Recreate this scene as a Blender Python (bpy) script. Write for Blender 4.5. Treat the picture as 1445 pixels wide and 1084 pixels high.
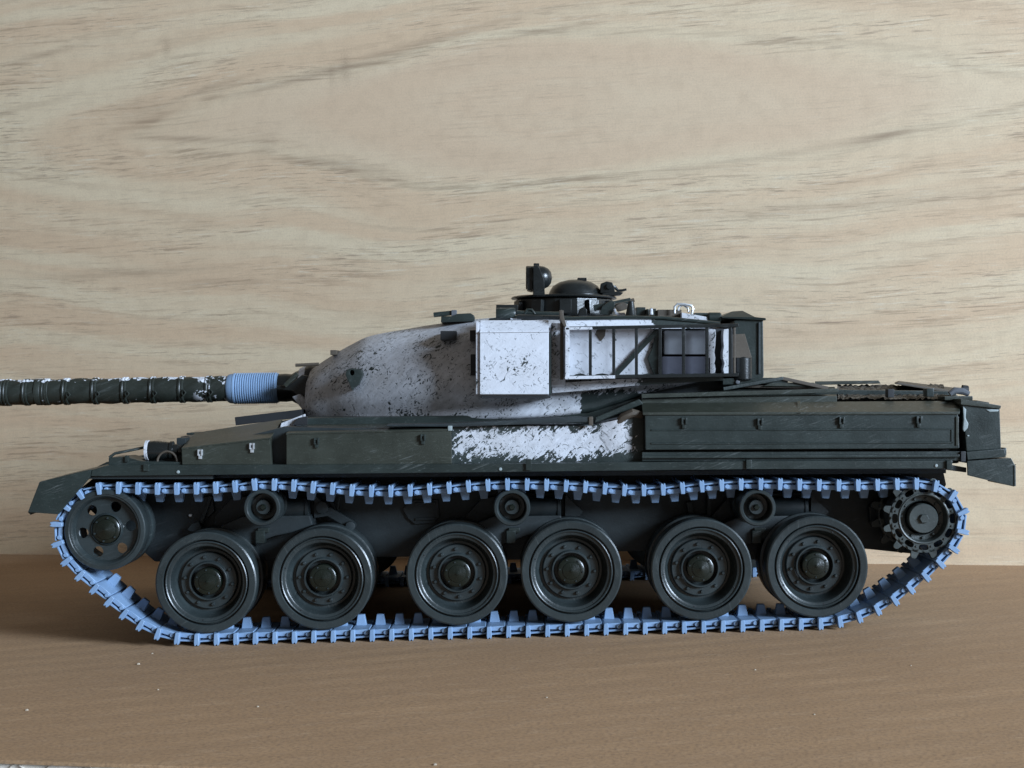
import bpy, bmesh, math, random
from mathutils import Matrix, Vector

for o in list(bpy.data.objects):
    bpy.data.objects.remove(o, do_unlink=True)
S = bpy.context.scene
COL = S.collection
rnd = random.Random(7)

# ------------------------------------------------------------------ units
# Builders work in "model units": 1 unit = 0.154 mm (1/35 scale kit).  x to
# the tank's rear, y away from the viewer (near track face = 0), z up.
U = 0.000154
TILT = math.atan(0.0256)               # the hull sits a little nose-up on its tracks
BASE = Vector((0.0, 325.0, -359.2))    # ground point under the tank's middle
RT = Matrix.Rotation(TILT, 4, 'Y')
CX, CY, FOC = 722.5, 542.0, 2000.0


def W(x, y, z):
    """model units -> world metres"""
    return RT @ ((Vector((x, y, z)) - BASE) * U)


def I(px, py, y=0.0):
    """a spot measured on the photograph, at depth y -> model units"""
    k = 1.0 + y / FOC
    return Vector(((px - CX) * k, y, (CY - py) * k))


# ------------------------------------------------------------------ camera
cam_d = bpy.data.cameras.new("camera")
cam = bpy.data.objects.new("camera", cam_d)
COL.objects.link(cam)
cam_d.sensor_width = 36.0
cam_d.lens = FOC / 1445.0 * 36.0
cam_d.clip_start = 0.01
cam_d.clip_end = 50.0
cam.matrix_world = Matrix.Translation(W(0, -FOC, 0)) @ RT @ Matrix.Rotation(math.radians(90), 4, 'X')
cam_d.dof.use_dof = True
cam_d.dof.focus_distance = (FOC + 10) * U
cam_d.dof.aperture_fstop = 110.0
S.camera = cam
S.render.resolution_x = 1024
S.render.resolution_y = 768

# ------------------------------------------------------------------ world: dim warm room light
world = bpy.data.worlds.new("World")
S.world = world
world.use_nodes = True
bg = world.node_tree.nodes["Background"]
bg.inputs[0].default_value = (1.0, 0.93, 0.86, 1)
bg.inputs[1].default_value = 0.14

# ------------------------------------------------------------------ the window: one large cool area lamp, right and in front
def area(name, az, el, dist, sx, sy, power, color):
    d = bpy.data.lights.new(name, 'AREA')
    d.shape = 'RECTANGLE'
    d.size, d.size_y = sx, sy
    d.energy = power
    d.color = color
    o = bpy.data.objects.new(name, d)
    COL.objects.link(o)
    a, e = math.radians(az), math.radians(el)
    v = Vector((math.sin(a) * math.cos(e), -math.cos(a) * math.cos(e), math.sin(e)))
    o.location = Vector((0.02, 0, 0.03)) + v * dist
    o.rotation_euler = (-v).to_track_quat('-Z', 'Y').to_euler()
    return o


area("window_light", 52, 16, 4.0, 1.30, 1.10, 365.0, (0.66, 0.81, 1.0))

S.view_settings.view_transform = 'Standard'
S.view_settings.look = 'None'
S.view_settings.gamma = 1.0
S.view_settings.exposure = 0.0
S.render.engine = 'CYCLES'
S.cycles.max_bounces = 8

# ------------------------------------------------------------------ node helpers
class NT:
    def __init__(self, name):
        self.m = bpy.data.materials.new(name)
        self.m.use_nodes = True
        self.t = self.m.node_tree
        self.b = self.t.nodes["Principled BSDF"]
        self._px = None

    def n(self, kind, **kw):
        nd = self.t.nodes.new(kind)
        for k, v in kw.items():
            setattr(nd, k, v)
        return nd

    def put(self, sock, v):
        if isinstance(v, bpy.types.NodeSocket):
            self.t.links.new(v, sock)
        else:
            if sock.type == 'RGBA' and len(v) == 3:
                v = (*v, 1)
            sock.default_value = v

    def math(self, op, a, b=None, c=None, clamp=False):
        nd = self.n('ShaderNodeMath', operation=op, use_clamp=clamp)
        for i, v in enumerate((a, b, c)):
            if v is not None:
                self.put(nd.inputs[i], v)
        return nd.outputs[0]

    def vmath(self, op, a, b=None):
        nd = self.n('ShaderNodeVectorMath', operation=op)
        self.put(nd.inputs[0], a)
        if b is not None:
            self.put(nd.inputs[1], b)
        return nd.outputs[0]

    def px(self):
        """object coordinates in model units, measured like the builders do"""
        if self._px is None:
            tc = self.n('ShaderNodeTexCoord')
            v = self.vmath('MULTIPLY', tc.outputs['Object'], (1 / U, 1 / U, 1 / U))
            self._px = self.vmath('ADD', v, tuple(BASE))
        return self._px

    def xyz(self, v):
        nd = self.n('ShaderNodeSeparateXYZ')
        self.put(nd.inputs[0], v)
        return nd.outputs

    def comb(self, x, y, z):
        nd = self.n('ShaderNodeCombineXYZ')
        for s, v in zip(nd.inputs, (x, y, z)):
            self.put(s, v)
        return nd.outputs[0]

    def noise(self, vec, scale, detail=4, rough=0.55, dist=0.0, dim='3D'):
        nd = self.n('ShaderNodeTexNoise', noise_dimensions=dim)
        self.put(nd.inputs['Vector'], vec)
        nd.inputs['Scale'].default_value = scale
        nd.inputs['Detail'].default_value = detail
        nd.inputs['Roughness'].default_value = rough
        nd.inputs['Distortion'].default_value = dist
        return nd.outputs['Fac']

    def ramp(self, f, *stops, interp='LINEAR'):
        nd = self.n('ShaderNodeValToRGB')
        cr = nd.color_ramp
        cr.interpolation = interp
        while len(cr.elements) < len(stops):
            cr.elements.new(0.5)
        for e, (p, c) in zip(cr.elements, stops):
            e.position = p
            e.color = (c, c, c, 1) if not hasattr(c, '__len__') else (*c, 1)
        self.put(nd.inputs[0], f)
        return nd.outputs[0]

    def mix(self, f, a, b, kind='MIX'):
        nd = self.n('ShaderNodeMix', data_type='RGBA', blend_type=kind)
        self.put(nd.inputs[0], f)
        self.put(nd.inputs[6], a)
        self.put(nd.inputs[7], b)
        return nd.outputs[2]

    def bump(self, h, strength, dist, prev=None):
        nd = self.n('ShaderNodeBump')
        nd.inputs['Strength'].default_value = strength
        nd.inputs['Distance'].default_value = dist * U
        self.put(nd.inputs['Height'], h)
        if prev is not None:
            self.put(nd.inputs['Normal'], prev)
        return nd.outputs[0]

    def fin(self, col=None, rough=None, normal=None, **kw):
        if col is not None:
            self.put(self.b.inputs['Base Color'], col)
        if rough is not None:
            self.put(self.b.inputs['Roughness'], rough)
        if normal is not None:
            self.put(self.b.inputs['Normal'], normal)
        for k, v in kw.items():
            self.put(self.b.inputs[k.replace('_', ' ')], v)
        return self.m


GREEN = (0.0165, 0.0235, 0.0215)
OLIVE = (0.026, 0.030, 0.023)
WHITE = (0.59, 0.605, 0.65)


def green_nodes(t, base, wear=0.6):
    p = t.px()
    n1 = t.noise(p, 0.02, 5, 0.6)
    n2 = t.noise(p, 0.35, 3, 0.6)
    c = t.mix(t.ramp(n1, (0.3, 0.0), (0.7, 1.0)), tuple(x * 0.78 for x in base), tuple(x * 1.28 for x in base))
    # dusty rubbed marks and fine scratches in the bare plastic
    sc = t.noise(t.vmath('MULTIPLY', p, (0.05, 0.05, 0.3)), 1.0, 6, 0.7, 1.5)
    c = t.mix(t.math('MULTIPLY', t.ramp(sc, (0.57, 0.0), (0.72, 1.0)), wear), c, tuple(min(1, x * 2.4 + 0.03) for x in base))
    rt_ = t.n('ShaderNodeVectorRotate', rotation_type='AXIS_ANGLE')
    t.put(rt_.inputs['Vector'], p)
    rt_.inputs['Axis'].default_value = (0, 1, 0)
    rt_.inputs['Angle'].default_value = 0.35
    su = t.noise(t.vmath('MULTIPLY', rt_.outputs[0], (0.03, 0.08, 0.42)), 1.0, 4, 0.7, 0.4)
    zone = t.ramp(t.noise(p, 0.013, 3, 0.55), (0.50, 0.0), (0.64, 1.0))
    c = t.mix(t.math('MULTIPLY', t.math('MULTIPLY', t.ramp(su, (0.55, 0.0), (0.66, 1.0)), zone), wear), c, (0.13, 0.14, 0.135))
    dust = t.ramp(t.noise(p, 0.28, 2, 0.7), (0.66, 0.0), (0.74, 1.0))
    c = t.mix(t.math('MULTIPLY', dust, 0.25 * wear), c, (0.25, 0.24, 0.22))
    r = t.math('ADD', t.math('MULTIPLY', n1, 0.22), t.math('MULTIPLY', n2, 0.12))
    nb = t.bump(n2, 0.25, 0.8)
    return c, r, nb


def mat_green(name, base=GREEN, rough=0.20, wear=0.6):
    t = NT(name)
    c, r, nb = green_nodes(t, base, wear)
    return t.fin(c, t.math('ADD', r, rough), nb)


def mat_paint(name, regions, chips=0.5, base=GREEN, ragged=0.9, fuzz=14.0, anis=(0.10, 0.05, 0.045), thin=0.25):
    """white brush paint over the green plastic; regions = soft boxes (x0, x1, z0, z1) in model units"""
    t = NT(name)
    p = t.px()
    c, r, nb = green_nodes(t, base, 0.4)
    x, y, z = t.xyz(p)
    mask = None
    for (x0, x1, z0, z1) in regions:
        m = t.math('MINIMUM', t.math('MINIMUM', t.math('SUBTRACT', x, x0), t.math('SUBTRACT', x1, x)),
                   t.math('MINIMUM', t.math('SUBTRACT', z, z0), t.math('SUBTRACT', z1, z)))
        mask = m if mask is None else t.math('MAXIMUM', mask, m)
    mask = t.math('DIVIDE', mask, fuzz)
    # brush hairs, laid on the slant
    rot = t.n('ShaderNodeVectorRotate', rotation_type='AXIS_ANGLE')
    t.put(rot.inputs['Vector'], p)
    rot.inputs['Axis'].default_value = (0, 1, 0)
    rot.inputs['Angle'].default_value = 0.75
    hairs = t.noise(t.vmath('MULTIPLY', rot.outputs[0], (0.06, 0.16, 0.30)), 1.0, 3, 0.6, 0.6)
    rag = t.noise(p, 0.085, 5, 0.65, 0.8)
    edge = t.math('ADD', mask, t.math('MULTIPLY', t.math('SUBTRACT', t.math('ADD', t.math('MULTIPLY', rag, 0.6), t.math('MULTIPLY', hairs, 0.5)), 0.55), ragged * 6))
    cover = t.ramp(t.math('MULTIPLY_ADD', edge, 0.5, 0.5), (0.46, 0.0), (0.54, 1.0))
    # chips: where brush passes missed
    patch = t.noise(p, 0.018, 3, 0.5)
    fine = t.noise(t.vmath('MULTIPLY', rot.outputs[0], (0.085, 0.1, 0.15)), 1.0, 5, 0.62, 2.2)
    ch = t.math('ADD', fine, t.math('MULTIPLY', t.math('SUBTRACT', patch, 0.5), 0.42))
    lo = 0.72 - 0.16 * chips
    chip = t.ramp(ch, (lo, 0.0), (lo + 0.035, 1.0))
    faint = t.noise(t.vmath('MULTIPLY', rot.outputs[0], (0.16, 0.2, 0.075)), 1.0, 4, 0.6, 1.2)
    faint = t.math('MULTIPLY', t.ramp(faint, (0.585, 0.0), (0.66, 1.0)), 0.55)
    cover = t.math('MULTIPLY', cover, t.math('SUBTRACT', 1.0, t.math('MAXIMUM', chip, faint)))
    # uneven thickness of the coat
    tone = t.ramp(t.noise(t.vmath('MULTIPLY', rot.outputs[0], (0.05, 0.1, 0.16)), 1.0, 4, 0.6), (0.25, 1.0 - thin), (0.7, 1.0))
    dirt = t.ramp(t.noise(p, 0.022, 5, 0.65), (0.42, 0.0), (0.68, thin))
    wcol = t.mix(1.0, tone, WHITE, 'MULTIPLY')
    wcol = t.mix(dirt, wcol, (0.30, 0.275, 0.25))
    col = t.mix(cover, c, wcol)
    rr = t.mix(cover, t.math('ADD', r, 0.30), (0.62, 0.62, 0.62))
    h = t.math('ADD', t.math('MULTIPLY', cover, 0.5), t.math('MULTIPLY', hairs, 0.5))
    return t.fin(col, rr, t.bump(h, 0.45, 1.6, nb))


def mat_plain(name, col, rough, metal=0.0, nz=0.25, bumps=0.2):
    t = NT(name)
    p = t.px()
    n1 = t.noise(p, 0.06, 5, 0.6)
    n2 = t.noise(p, 0.5, 3)
    c = t.mix(n1, tuple(x * (1 - nz) for x in col), tuple(min(1, x * (1 + nz)) for x in col))
    return t.fin(c, t.math('MULTIPLY_ADD', n1, 0.2, rough - 0.1), t.bump(n2, bumps, 0.8), Metallic=metal)


M = {}
M['green'] = mat_green("dark_green_plastic")
M['green_gloss'] = mat_green("glossy_black_green_plastic", (0.010, 0.012, 0.012), 0.13, 0.15)
M['wheel'] = mat_green("wheel_green_plastic", (0.022, 0.029, 0.030), 0.15, 0.3)
M['sprocket'] = mat_green("sprocket_green_plastic", (0.040, 0.048, 0.046), 0.22, 0.4)
M['hub'] = mat_green("hub_green_plastic", (0.007, 0.010, 0.007), 0.12, 0.2)
M['under'] = mat_green("hull_green_plastic", (0.016, 0.022, 0.024), 0.32, 0.2)
M['olive'] = mat_green("olive_plastic", OLIVE, 0.24, 0.7)
M['brown'] = mat_green("brown_olive_plastic", (0.060, 0.047, 0.034), 0.45, 0.5)
M['silver'] = mat_plain("bare_silver_paint", (0.62, 0.64, 0.66), 0.30, 0.6)
M['putty'] = mat_plain("grey_putty", (0.26, 0.30, 0.30), 0.55)
M['grey'] = mat_plain("grey_lilac_plastic", (0.115, 0.122, 0.135), 0.24)
M['black'] = mat_plain("matt_black", (0.010, 0.011, 0.013), 0.6)
M['turret'] = mat_paint("white_brushed_turret", [(-400, 100, -85, 140), (-400, 380, -10, 140)], 0.86, fuzz=12, thin=0.36)
M['box'] = mat_paint("white_brushed_box", [(-200, 300, -200, 200)], 0.60, thin=0.15)
M['patch'] = mat_paint("white_brushed_hull_patch", [(-62, 120, -102, -66), (-78, 130, -96, -72), (60, 168, -92, -62), (126, 158, -96, -44)], 0.55, fuzz=12, ragged=1.5, thin=0.3)
M['basket_back'] = mat_paint("white_brushed_panel", [(70, 206, -10, 120)], 0.42, fuzz=9, thin=0.12)
M['tray'] = mat_paint("white_brushed_tray", [(50, 185, -40, 120)], 0.8, fuzz=20)
M['rim_white'] = mat_paint("white_daubed_rail", [(-2000, 2000, -500, 500)], 0.85)
# barrel: white only along the top (and a little below)
def barrel_mat():
    t = NT("gun_barrel_green_with_white_top")
    p = t.px()
    c, r, nb = green_nodes(t, (0.016, 0.020, 0.016), 0.3)
    x, y, z = t.xyz(p)
    # height above the barrel's slightly raised axis
    ax = t.math('MULTIPLY_ADD', x, 0.017, 9.4)
    hgt = t.math('SUBTRACT', z, t.math('SUBTRACT', ax, 7.6))
    rag = t.noise(p, 0.06, 4, 0.6, 0.6)
    e = t.math('ADD', t.math('MULTIPLY', t.math('SUBTRACT', hgt, 15.0), 0.14), t.math('MULTIPLY', t.math('SUBTRACT', rag, 0.5), 5.0))
    top = t.ramp(e, (0.48, 0.0), (0.56, 1.0))
    r2 = t.noise(p, 0.09, 4, 0.6)
    e2 = t.math('MULTIPLY', t.ramp(t.math('MULTIPLY', hgt, -0.05), (0.55, 0.0), (0.75, 1.0)), t.ramp(r2, (0.66, 0.0), (0.70, 1.0)))
    # white smears where the sleeve begins
    e3 = t.math('MULTIPLY', t.ramp(t.math('MULTIPLY_ADD', t.math('ABSOLUTE', t.math('ADD', x, 488.0)), -0.02, 1.0), (0.35, 0.0), (0.6, 1.0)),
                t.ramp(t.noise(p, 0.05, 4, 0.6, 0.5), (0.56, 0.0), (0.59, 1.0)))
    m = t.math('MAXIMUM', top, t.math('MAXIMUM', e2, e3))
    return t.fin(t.mix(m, c, WHITE), t.math('ADD', r, 0.30), t.bump(m, 0.4, 1.4, nb))


M['barrel'] = barrel_mat()


def resin_mat():
    t = NT("pale_blue_resin")
    p = t.px()
    oi = t.n('ShaderNodeObjectInfo')
    n1 = t.noise(p, 0.07, 4, 0.6)
    n2 = t.noise(p, 0.6, 3)
    f = t.math('ADD', t.math('MULTIPLY', oi.outputs['Random'], 0.5), t.math('MULTIPLY', n1, 0.5))
    c = t.mix(f, (0.155, 0.250, 0.395), (0.215, 0.322, 0.475))
    return t.fin(c, t.math('MULTIPLY_ADD', n1, 0.2, 0.38), t.bump(n2, 0.2, 0.7))


M['resin'] = resin_mat()


def mesh_mat():
    """woven grille on the engine deck: wire relief too fine to pick apart"""
    t = NT("brown_grille_mesh")
    p = t.px()
    x, y, z = t.xyz(p)
    a = t.math('ABSOLUTE', t.math('SINE', t.math('MULTIPLY', t.math('ADD', x, y), 0.45)))
    b = t.math('ABSOLUTE', t.math('SINE', t.math('MULTIPLY', t.math('SUBTRACT', x, y), 0.45)))
    h = t.math('MAXIMUM', a, b)
    n1 = t.noise(p, 0.08, 4, 0.6)
    c = t.mix(n1, (0.05, 0.042, 0.030), (0.13, 0.105, 0.075))
    c = t.mix(t.ramp(h, (0.75, 0.0), (0.95, 1.0)), (0.015, 0.013, 0.011), c)
    return t.fin(c, 0.6, t.bump(h, 0.9, 3.0))


M['mesh'] = mesh_mat()


def wood_mat(lens, marks):
    """pale laminate: contour grain around one long cathedral figure plus fine pores.  Object coords = wall units."""
    t = NT("pale_oak_laminate")
    tc = t.n('ShaderNodeTexCoord')
    p = t.vmath('MULTIPLY', tc.outputs['Object'], (1 / U, 1 / U, 1 / U))
    x, y, z = t.xyz(p)
    (u0, v0, a, b, slope) = lens
    du = t.math('SUBTRACT', x, u0)
    def nz(fx, fz, seed, zz_, det=3, ro=0.6):
        return t.noise(t.comb(t.math('MULTIPLY', x, fx), seed, t.math('MULTIPLY', zz_, fz)), 1.0, det, ro)
    warp = t.math('MULTIPLY', t.math('SUBTRACT', nz(0.0016, 0.0028, 0.0, z, 1, 0.4), 0.5), 150.0)
    fray = t.math('MULTIPLY', t.math('SUBTRACT', nz(0.007, 0.14, 3.0, z, 4, 0.72), 0.5), 40.0)
    zz = t.math('ADD', z, t.math('ADD', warp, fray))
    dv = t.math('SUBTRACT', t.math('SUBTRACT', zz, v0), t.math('MULTIPLY', du, slope))
    r = t.math('POWER', t.math('ADD', t.math('POWER', t.math('ABSOLUTE', t.math('DIVIDE', du, a)), 1.25), t.math('POWER', t.math('ABSOLUTE', t.math('DIVIDE', dv, b)), 1.6)), 0.68)
    h = t.math('MULTIPLY', r, b)                       # distance-like contour field
    gz = t.math('ADD', z, t.math('MULTIPLY', warp, 0.45))
    band = t.noise(t.comb(t.math('MULTIPLY', h, 0.016), t.math('MULTIPLY', x, 0.0009), 0.0), 1.0, 3, 0.5)
    band2 = t.noise(t.comb(t.math('MULTIPLY', h, 0.06), t.math('MULTIPLY', x, 0.0025), 5.0), 1.0, 4, 0.7)
    inside = t.ramp(t.math('MULTIPLY', r, 0.5), (0.38, 1.0), (0.50, 0.0))
    # pores: crisp short dashes along the grain, gathered in drifts
    pore = nz(0.011, 0.24, 0.0, gz, 3, 0.7)
    pore2 = nz(0.0045, 0.13, 9.0, gz, 4, 0.72)
    drift = t.ramp(nz(0.0024, 0.013, 2.0, gz, 3, 0.55), (0.44, 0.0), (0.58, 1.0))
    grainy = t.math('MULTIPLY', t.math('MULTIPLY_ADD', drift, 0.85, 0.15), t.math('MULTIPLY_ADD', inside, -0.75, 1.0))
    speck = t.noise(p, 0.30, 2, 0.8)
    blotch = t.noise(p, 0.03, 3, 0.6)
    c_cream, c_tan, c_dark = (0.81, 0.67, 0.465), (0.75, 0.562, 0.375), (0.31, 0.215, 0.14)
    c = t.mix(t.ramp(band, (0.38, 0.0), (0.60, 1.0)), c_cream, c_tan)
    c = t.mix(t.math('MULTIPLY', inside, 0.65), c, (0.735, 0.56, 0.39))
    c = t.mix(t.math('MULTIPLY', t.ramp(band2, (0.54, 0.0), (0.66, 1.0)), t.math('MULTIPLY_ADD', inside, -0.16, 0.22)), c, c_dark)
    # frayed dark rim of the cathedral
    rim = t.ramp(t.math('ABSOLUTE', t.math('SUBTRACT', r, 1.04)), (0.0, 1.0), (0.07, 0.0))
    rimbreak = t.math('MULTIPLY', t.ramp(nz(0.004, 0.01, 7.0, gz, 2), (0.42, 0.0), (0.58, 1.0)), t.ramp(t.math('DIVIDE', du, a), (0.0, 1.0), (0.35, 0.35)))
    c = t.mix(t.math('MULTIPLY', t.math('MULTIPLY', rim, rimbreak), t.math('MULTIPLY', t.ramp(pore2, (0.40, 0.0), (0.52, 1.0)), 0.65)), c, c_dark)
    c = t.mix(t.math('MULTIPLY', t.math('MULTIPLY', t.ramp(pore2, (0.555, 0.0), (0.60, 1.0)), grainy), 0.50), c, c_dark)
    c = t.mix(t.math('MULTIPLY', t.math('MULTIPLY', t.ramp(pore, (0.575, 0.0), (0.62, 1.0)), grainy), 0.62), c, (0.29, 0.21, 0.155))
    c = t.mix(t.math('MULTIPLY', t.math('MULTIPLY', t.ramp(pore, (0.36, 1.0), (0.42, 0.0)), grainy), 0.55), c, (0.86, 0.79, 0.63))
    c = t.mix(t.math('MULTIPLY', t.ramp(speck, (0.42, 0.0), (0.70, 1.0)), 0.30), c, (0.45, 0.335, 0.23))
    c = t.mix(t.math('MULTIPLY', t.ramp(blotch, (0.45, 0.0), (0.7, 1.0)), 0.12), c, c_dark)
    # single marks: dark flecks and small knots with a broken outline
    for (mu, mv, ml, mh, sl, st) in marks:
        ddu = t.math('DIVIDE', t.math('SUBTRACT', x, mu), ml)
        ddv = t.math('DIVIDE', t.math('SUBTRACT', t.math('SUBTRACT', t.math('MULTIPLY_ADD', fray, 0.35, z), mv), t.math('MULTIPLY', t.math('SUBTRACT', x, mu), sl)), mh)
        g = t.math('EXPONENT', t.math('MULTIPLY', t.math('ADD', t.math('MULTIPLY', ddu, ddu), t.math('MULTIPLY', ddv, ddv)), -1.0))
        c = t.mix(t.math('MULTIPLY', g, t.math('MULTIPLY', t.ramp(pore2 if ml > mh else speck, (0.30, 0.25), (0.6, 1.0)), st)), c, (0.29, 0.20, 0.135))
    nb = t.bump(t.math('ADD', pore, t.math('MULTIPLY', speck, 0.4)), 0.25, 1.2)
    return t.fin(c, 0.5, nb)


def card_mat():
    t = NT("brown_cardboard")
    tc = t.n('ShaderNodeTexCoord')
    p = t.vmath('MULTIPLY', tc.outputs['Object'], (1 / U, 1 / U, 1 / U))
    rot = t.n('ShaderNodeVectorRotate', rotation_type='AXIS_ANGLE')
    t.put(rot.inputs['Vector'], p)
    rot.inputs['Axis'].default_value = (0, 0, 1)
    rot.inputs['Angle'].default_value = -0.5
    q = rot.outputs[0]
    big = t.noise(p, 0.006, 4, 0.6)
    fib = t.noise(t.vmath('MULTIPLY', q, (0.022, 0.085, 0.1)), 1.0, 6, 0.75, 1.2)
    streak = t.noise(t.vmath('MULTIPLY', q, (0.0035, 0.022, 0.1)), 1.0, 3, 0.6)
    fine = t.noise(p, 0.22, 4, 0.7)
    flute = t.math('SINE', t.math('MULTIPLY', t.xyz(q)[1], 0.105))        # faint corrugations under the liner
    c = t.mix(big, (0.345, 0.205, 0.105), (0.425, 0.262, 0.138))
    c = t.mix(t.math('MULTIPLY', t.ramp(streak, (0.42, 0.0), (0.62, 1.0)), 0.16), c, (0.24, 0.15, 0.085))
    c = t.mix(t.math('MULTIPLY', t.ramp(fib, (0.52, 0.0), (0.70, 1.0)), 0.38), c, (0.55, 0.385, 0.245))
    c = t.mix(t.math('MULTIPLY', t.ramp(fine, (0.46, 0.0), (0.66, 1.0)), 0.65), c, (0.17, 0.105, 0.065))
    h = t.math('ADD', t.math('MULTIPLY', fib, 0.6), t.math('MULTIPLY', fine, 0.4))
    nb = t.bump(h, 0.5, 1.5)
    nb = t.bump(t.math('MULTIPLY', flute, t.ramp(big, (0.38, 0.0), (0.60, 1.0))), 0.24, 1.4, nb)
    return t.fin(c, 0.75, nb)


M['card'] = card_mat()
M['card_edge'] = mat_plain("cardboard_raw_edge", (0.62, 0.57, 0.50), 0.8, nz=0.5, bumps=0.6)
M['table'] = mat_plain("speckled_grey_tabletop", (0.45, 0.43, 0.41), 0.5, nz=0.5)

# ------------------------------------------------------------------ mesh builder
class MB:
    def __init__(self):
        self.v, self.f = [], []

    def add(self, vs, fs):
        n = len(self.v)
        self.v += [tuple(a) for a in vs]
        self.f += [tuple(i + n for i in f) for f in fs]
        return self

    def box(self, x0, x1, y0, y1, z0, z1):
        if x0 > x1: x0, x1 = x1, x0
        if y0 > y1: y0, y1 = y1, y0
        if z0 > z1: z0, z1 = z1, z0
        vs = [(x, y, z) for x in (x0, x1) for y in (y0, y1) for z in (z0, z1)]
        return self.add(vs, [(0, 1, 3, 2), (4, 6, 7, 5), (0, 4, 5, 1), (2, 3, 7, 6), (0, 2, 6, 4), (1, 5, 7, 3)])

    def ibox(self, p0, q0, p1, q1, y0, y1):
        """box whose near face covers the measured rectangle"""
        a, b = I(p0, q0, y0), I(p1, q1, y0)
        return self.box(a.x, b.x, y0, y1, b.z, a.z)

    def hull8(self, near, far):
        n = len(near)
        vs = list(near) + list(far)
        fs = [tuple(range(n)), tuple(range(2 * n - 1, n - 1, -1))]
        for i in range(n):
            j = (i + 1) % n
            fs.append((i, i + n, j + n, j))
        return self.add(vs, fs)

    def prism(self, pts, y0, y1):
        """measured outline (x right, y down) at depth y0, extruded straight back to y1"""
        ps = [I(a, b, y0) for a, b in pts]
        return self.hull8(ps, [Vector((p.x, y1, p.z)) for p in ps])

    def bar(self, a, b, w, h):
        a, b = Vector(a), Vector(b)
        d = (b - a).normalized()
        up = Vector((0, 1, 0)) if abs(d.y) < 0.9 else Vector((1, 0, 0))
        s = d.cross(up).normalized() * (w / 2)
        t = s.normalized().cross(d).normalized() * (h / 2)
        near = [a + s + t, a - s + t, a - s - t, a + s - t]
        return self.hull8(near, [p + (b - a) for p in near])

    def tube(self, pts, r, seg=8, closed=False):
        pts = [Vector(p) for p in pts]
        rs = r if hasattr(r, '__len__') else [r] * len(pts)
        rings = []
        for i, p in enumerate(pts):
            d = (pts[min(i + 1, len(pts) - 1)] - pts[max(i - 1, 0)]).normalized()
            up = Vector((0, 1, 0)) if abs(d.y) < 0.8 else Vector((1, 0, 0))
            s = d.cross(up).normalized()
            t = s.cross(d).normalized()
            rings.append([p + (s * math.cos(q) + t * math.sin(q)) * rs[i] for q in [2 * math.pi * k / seg for k in range(seg)]])
        vs = [v for rg in rings for v in rg]
        fs = []
        for i in range(len(pts) - 1):
            for k in range(seg):
                k2 = (k + 1) % seg
                fs.append((i * seg + k, i * seg + k2, (i + 1) * seg + k2, (i + 1) * seg + k))
        fs.append(tuple(range(seg - 1, -1, -1)))
        fs.append(tuple((len(pts) - 1) * seg + k for k in range(seg)))
        return self.add(vs, fs)

    def lathe(self, prof, c=(0, 0, 0), axis='Y', seg=48, a0=0.0, a1=2 * math.pi, close=False):
        """profile of (radius, along-axis) turned about an axis through c"""
        c = Vector(c)
        full = abs(a1 - a0 - 2 * math.pi) < 1e-6
        n = seg if full else seg + 1
        vs = []
        for i in range(n):
            q = a0 + (a1 - a0) * i / seg
            for (r, h) in prof:
                co, si = math.cos(q) * r, math.sin(q) * r
                if axis == 'Y': v = Vector((co, h, si))
                elif axis == 'X': v = Vector((h, co, si))
                else: v = Vector((co, si, h))
                vs.append(c + v)
        m = len(prof)
        fs = []
        rngs = range(m) if close else range(m - 1)
        for i in range(seg):
            j = (i + 1) % n
            for k in rngs:
                k2 = (k + 1) % m
                fs.append((i * m + k, j * m + k, j * m + k2, i * m + k2))
        return self.add(vs, fs)

    def loft(self, secs, cap=True, loop=True):
        n = len(secs[0])
        vs = [v for s in secs for v in s]
        fs = []
        for i in range(len(secs) - 1):
            for k in range(n if loop else n - 1):
                k2 = (k + 1) % n
                fs.append((i * n + k, (i + 1) * n + k, (i + 1) * n + k2, i * n + k2))
        if cap:
            fs.append(tuple(range(n)))
            fs.append(tuple((len(secs) - 1) * n + k for k in range(n - 1, -1, -1)))
        return self.add(vs, fs)

    def mesh(self, name, mats, origin, bevel=0.0, segs=2, ang=35, weld=True):
        bm = bmesh.new()
        vs = [bm.verts.new((Vector(v) - Vector(origin)) * U) for v in self.v]
        for f in self.f:
            try:
                bm.faces.new([vs[i] for i in f])
            except ValueError:
                pass
        if weld:
            bmesh.ops.remove_doubles(bm, verts=bm.verts, dist=0.02 * U)
        bmesh.ops.dissolve_degenerate(bm, edges=bm.edges, dist=0.01 * U)
        bmesh.ops.recalc_face_normals(bm, faces=bm.faces)
        if bevel:
            es = [e for e in bm.edges if len(e.link_faces) == 2 and e.calc_face_angle(0) > math.radians(28)]
            bmesh.ops.bevel(bm, geom=es, offset=bevel * U, segments=segs, profile=0.6, affect='EDGES', clamp_overlap=True)
        me = bpy.data.meshes.new(name)
        bm.to_mesh(me)
        bm.free()
        for p in me.polygons:
            p.use_smooth = True
        me.set_sharp_from_angle(angle=math.radians(ang))
        me.materials.append(M[mats] if isinstance(mats, str) else mats)
        return me


def empty(name, parent=None, loc=(0, 0, 0)):
    o = bpy.data.objects.new(name, None)
    o.empty_display_size = 0.01
    COL.objects.link(o)
    o.parent = parent
    o.location = loc
    return o


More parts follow.
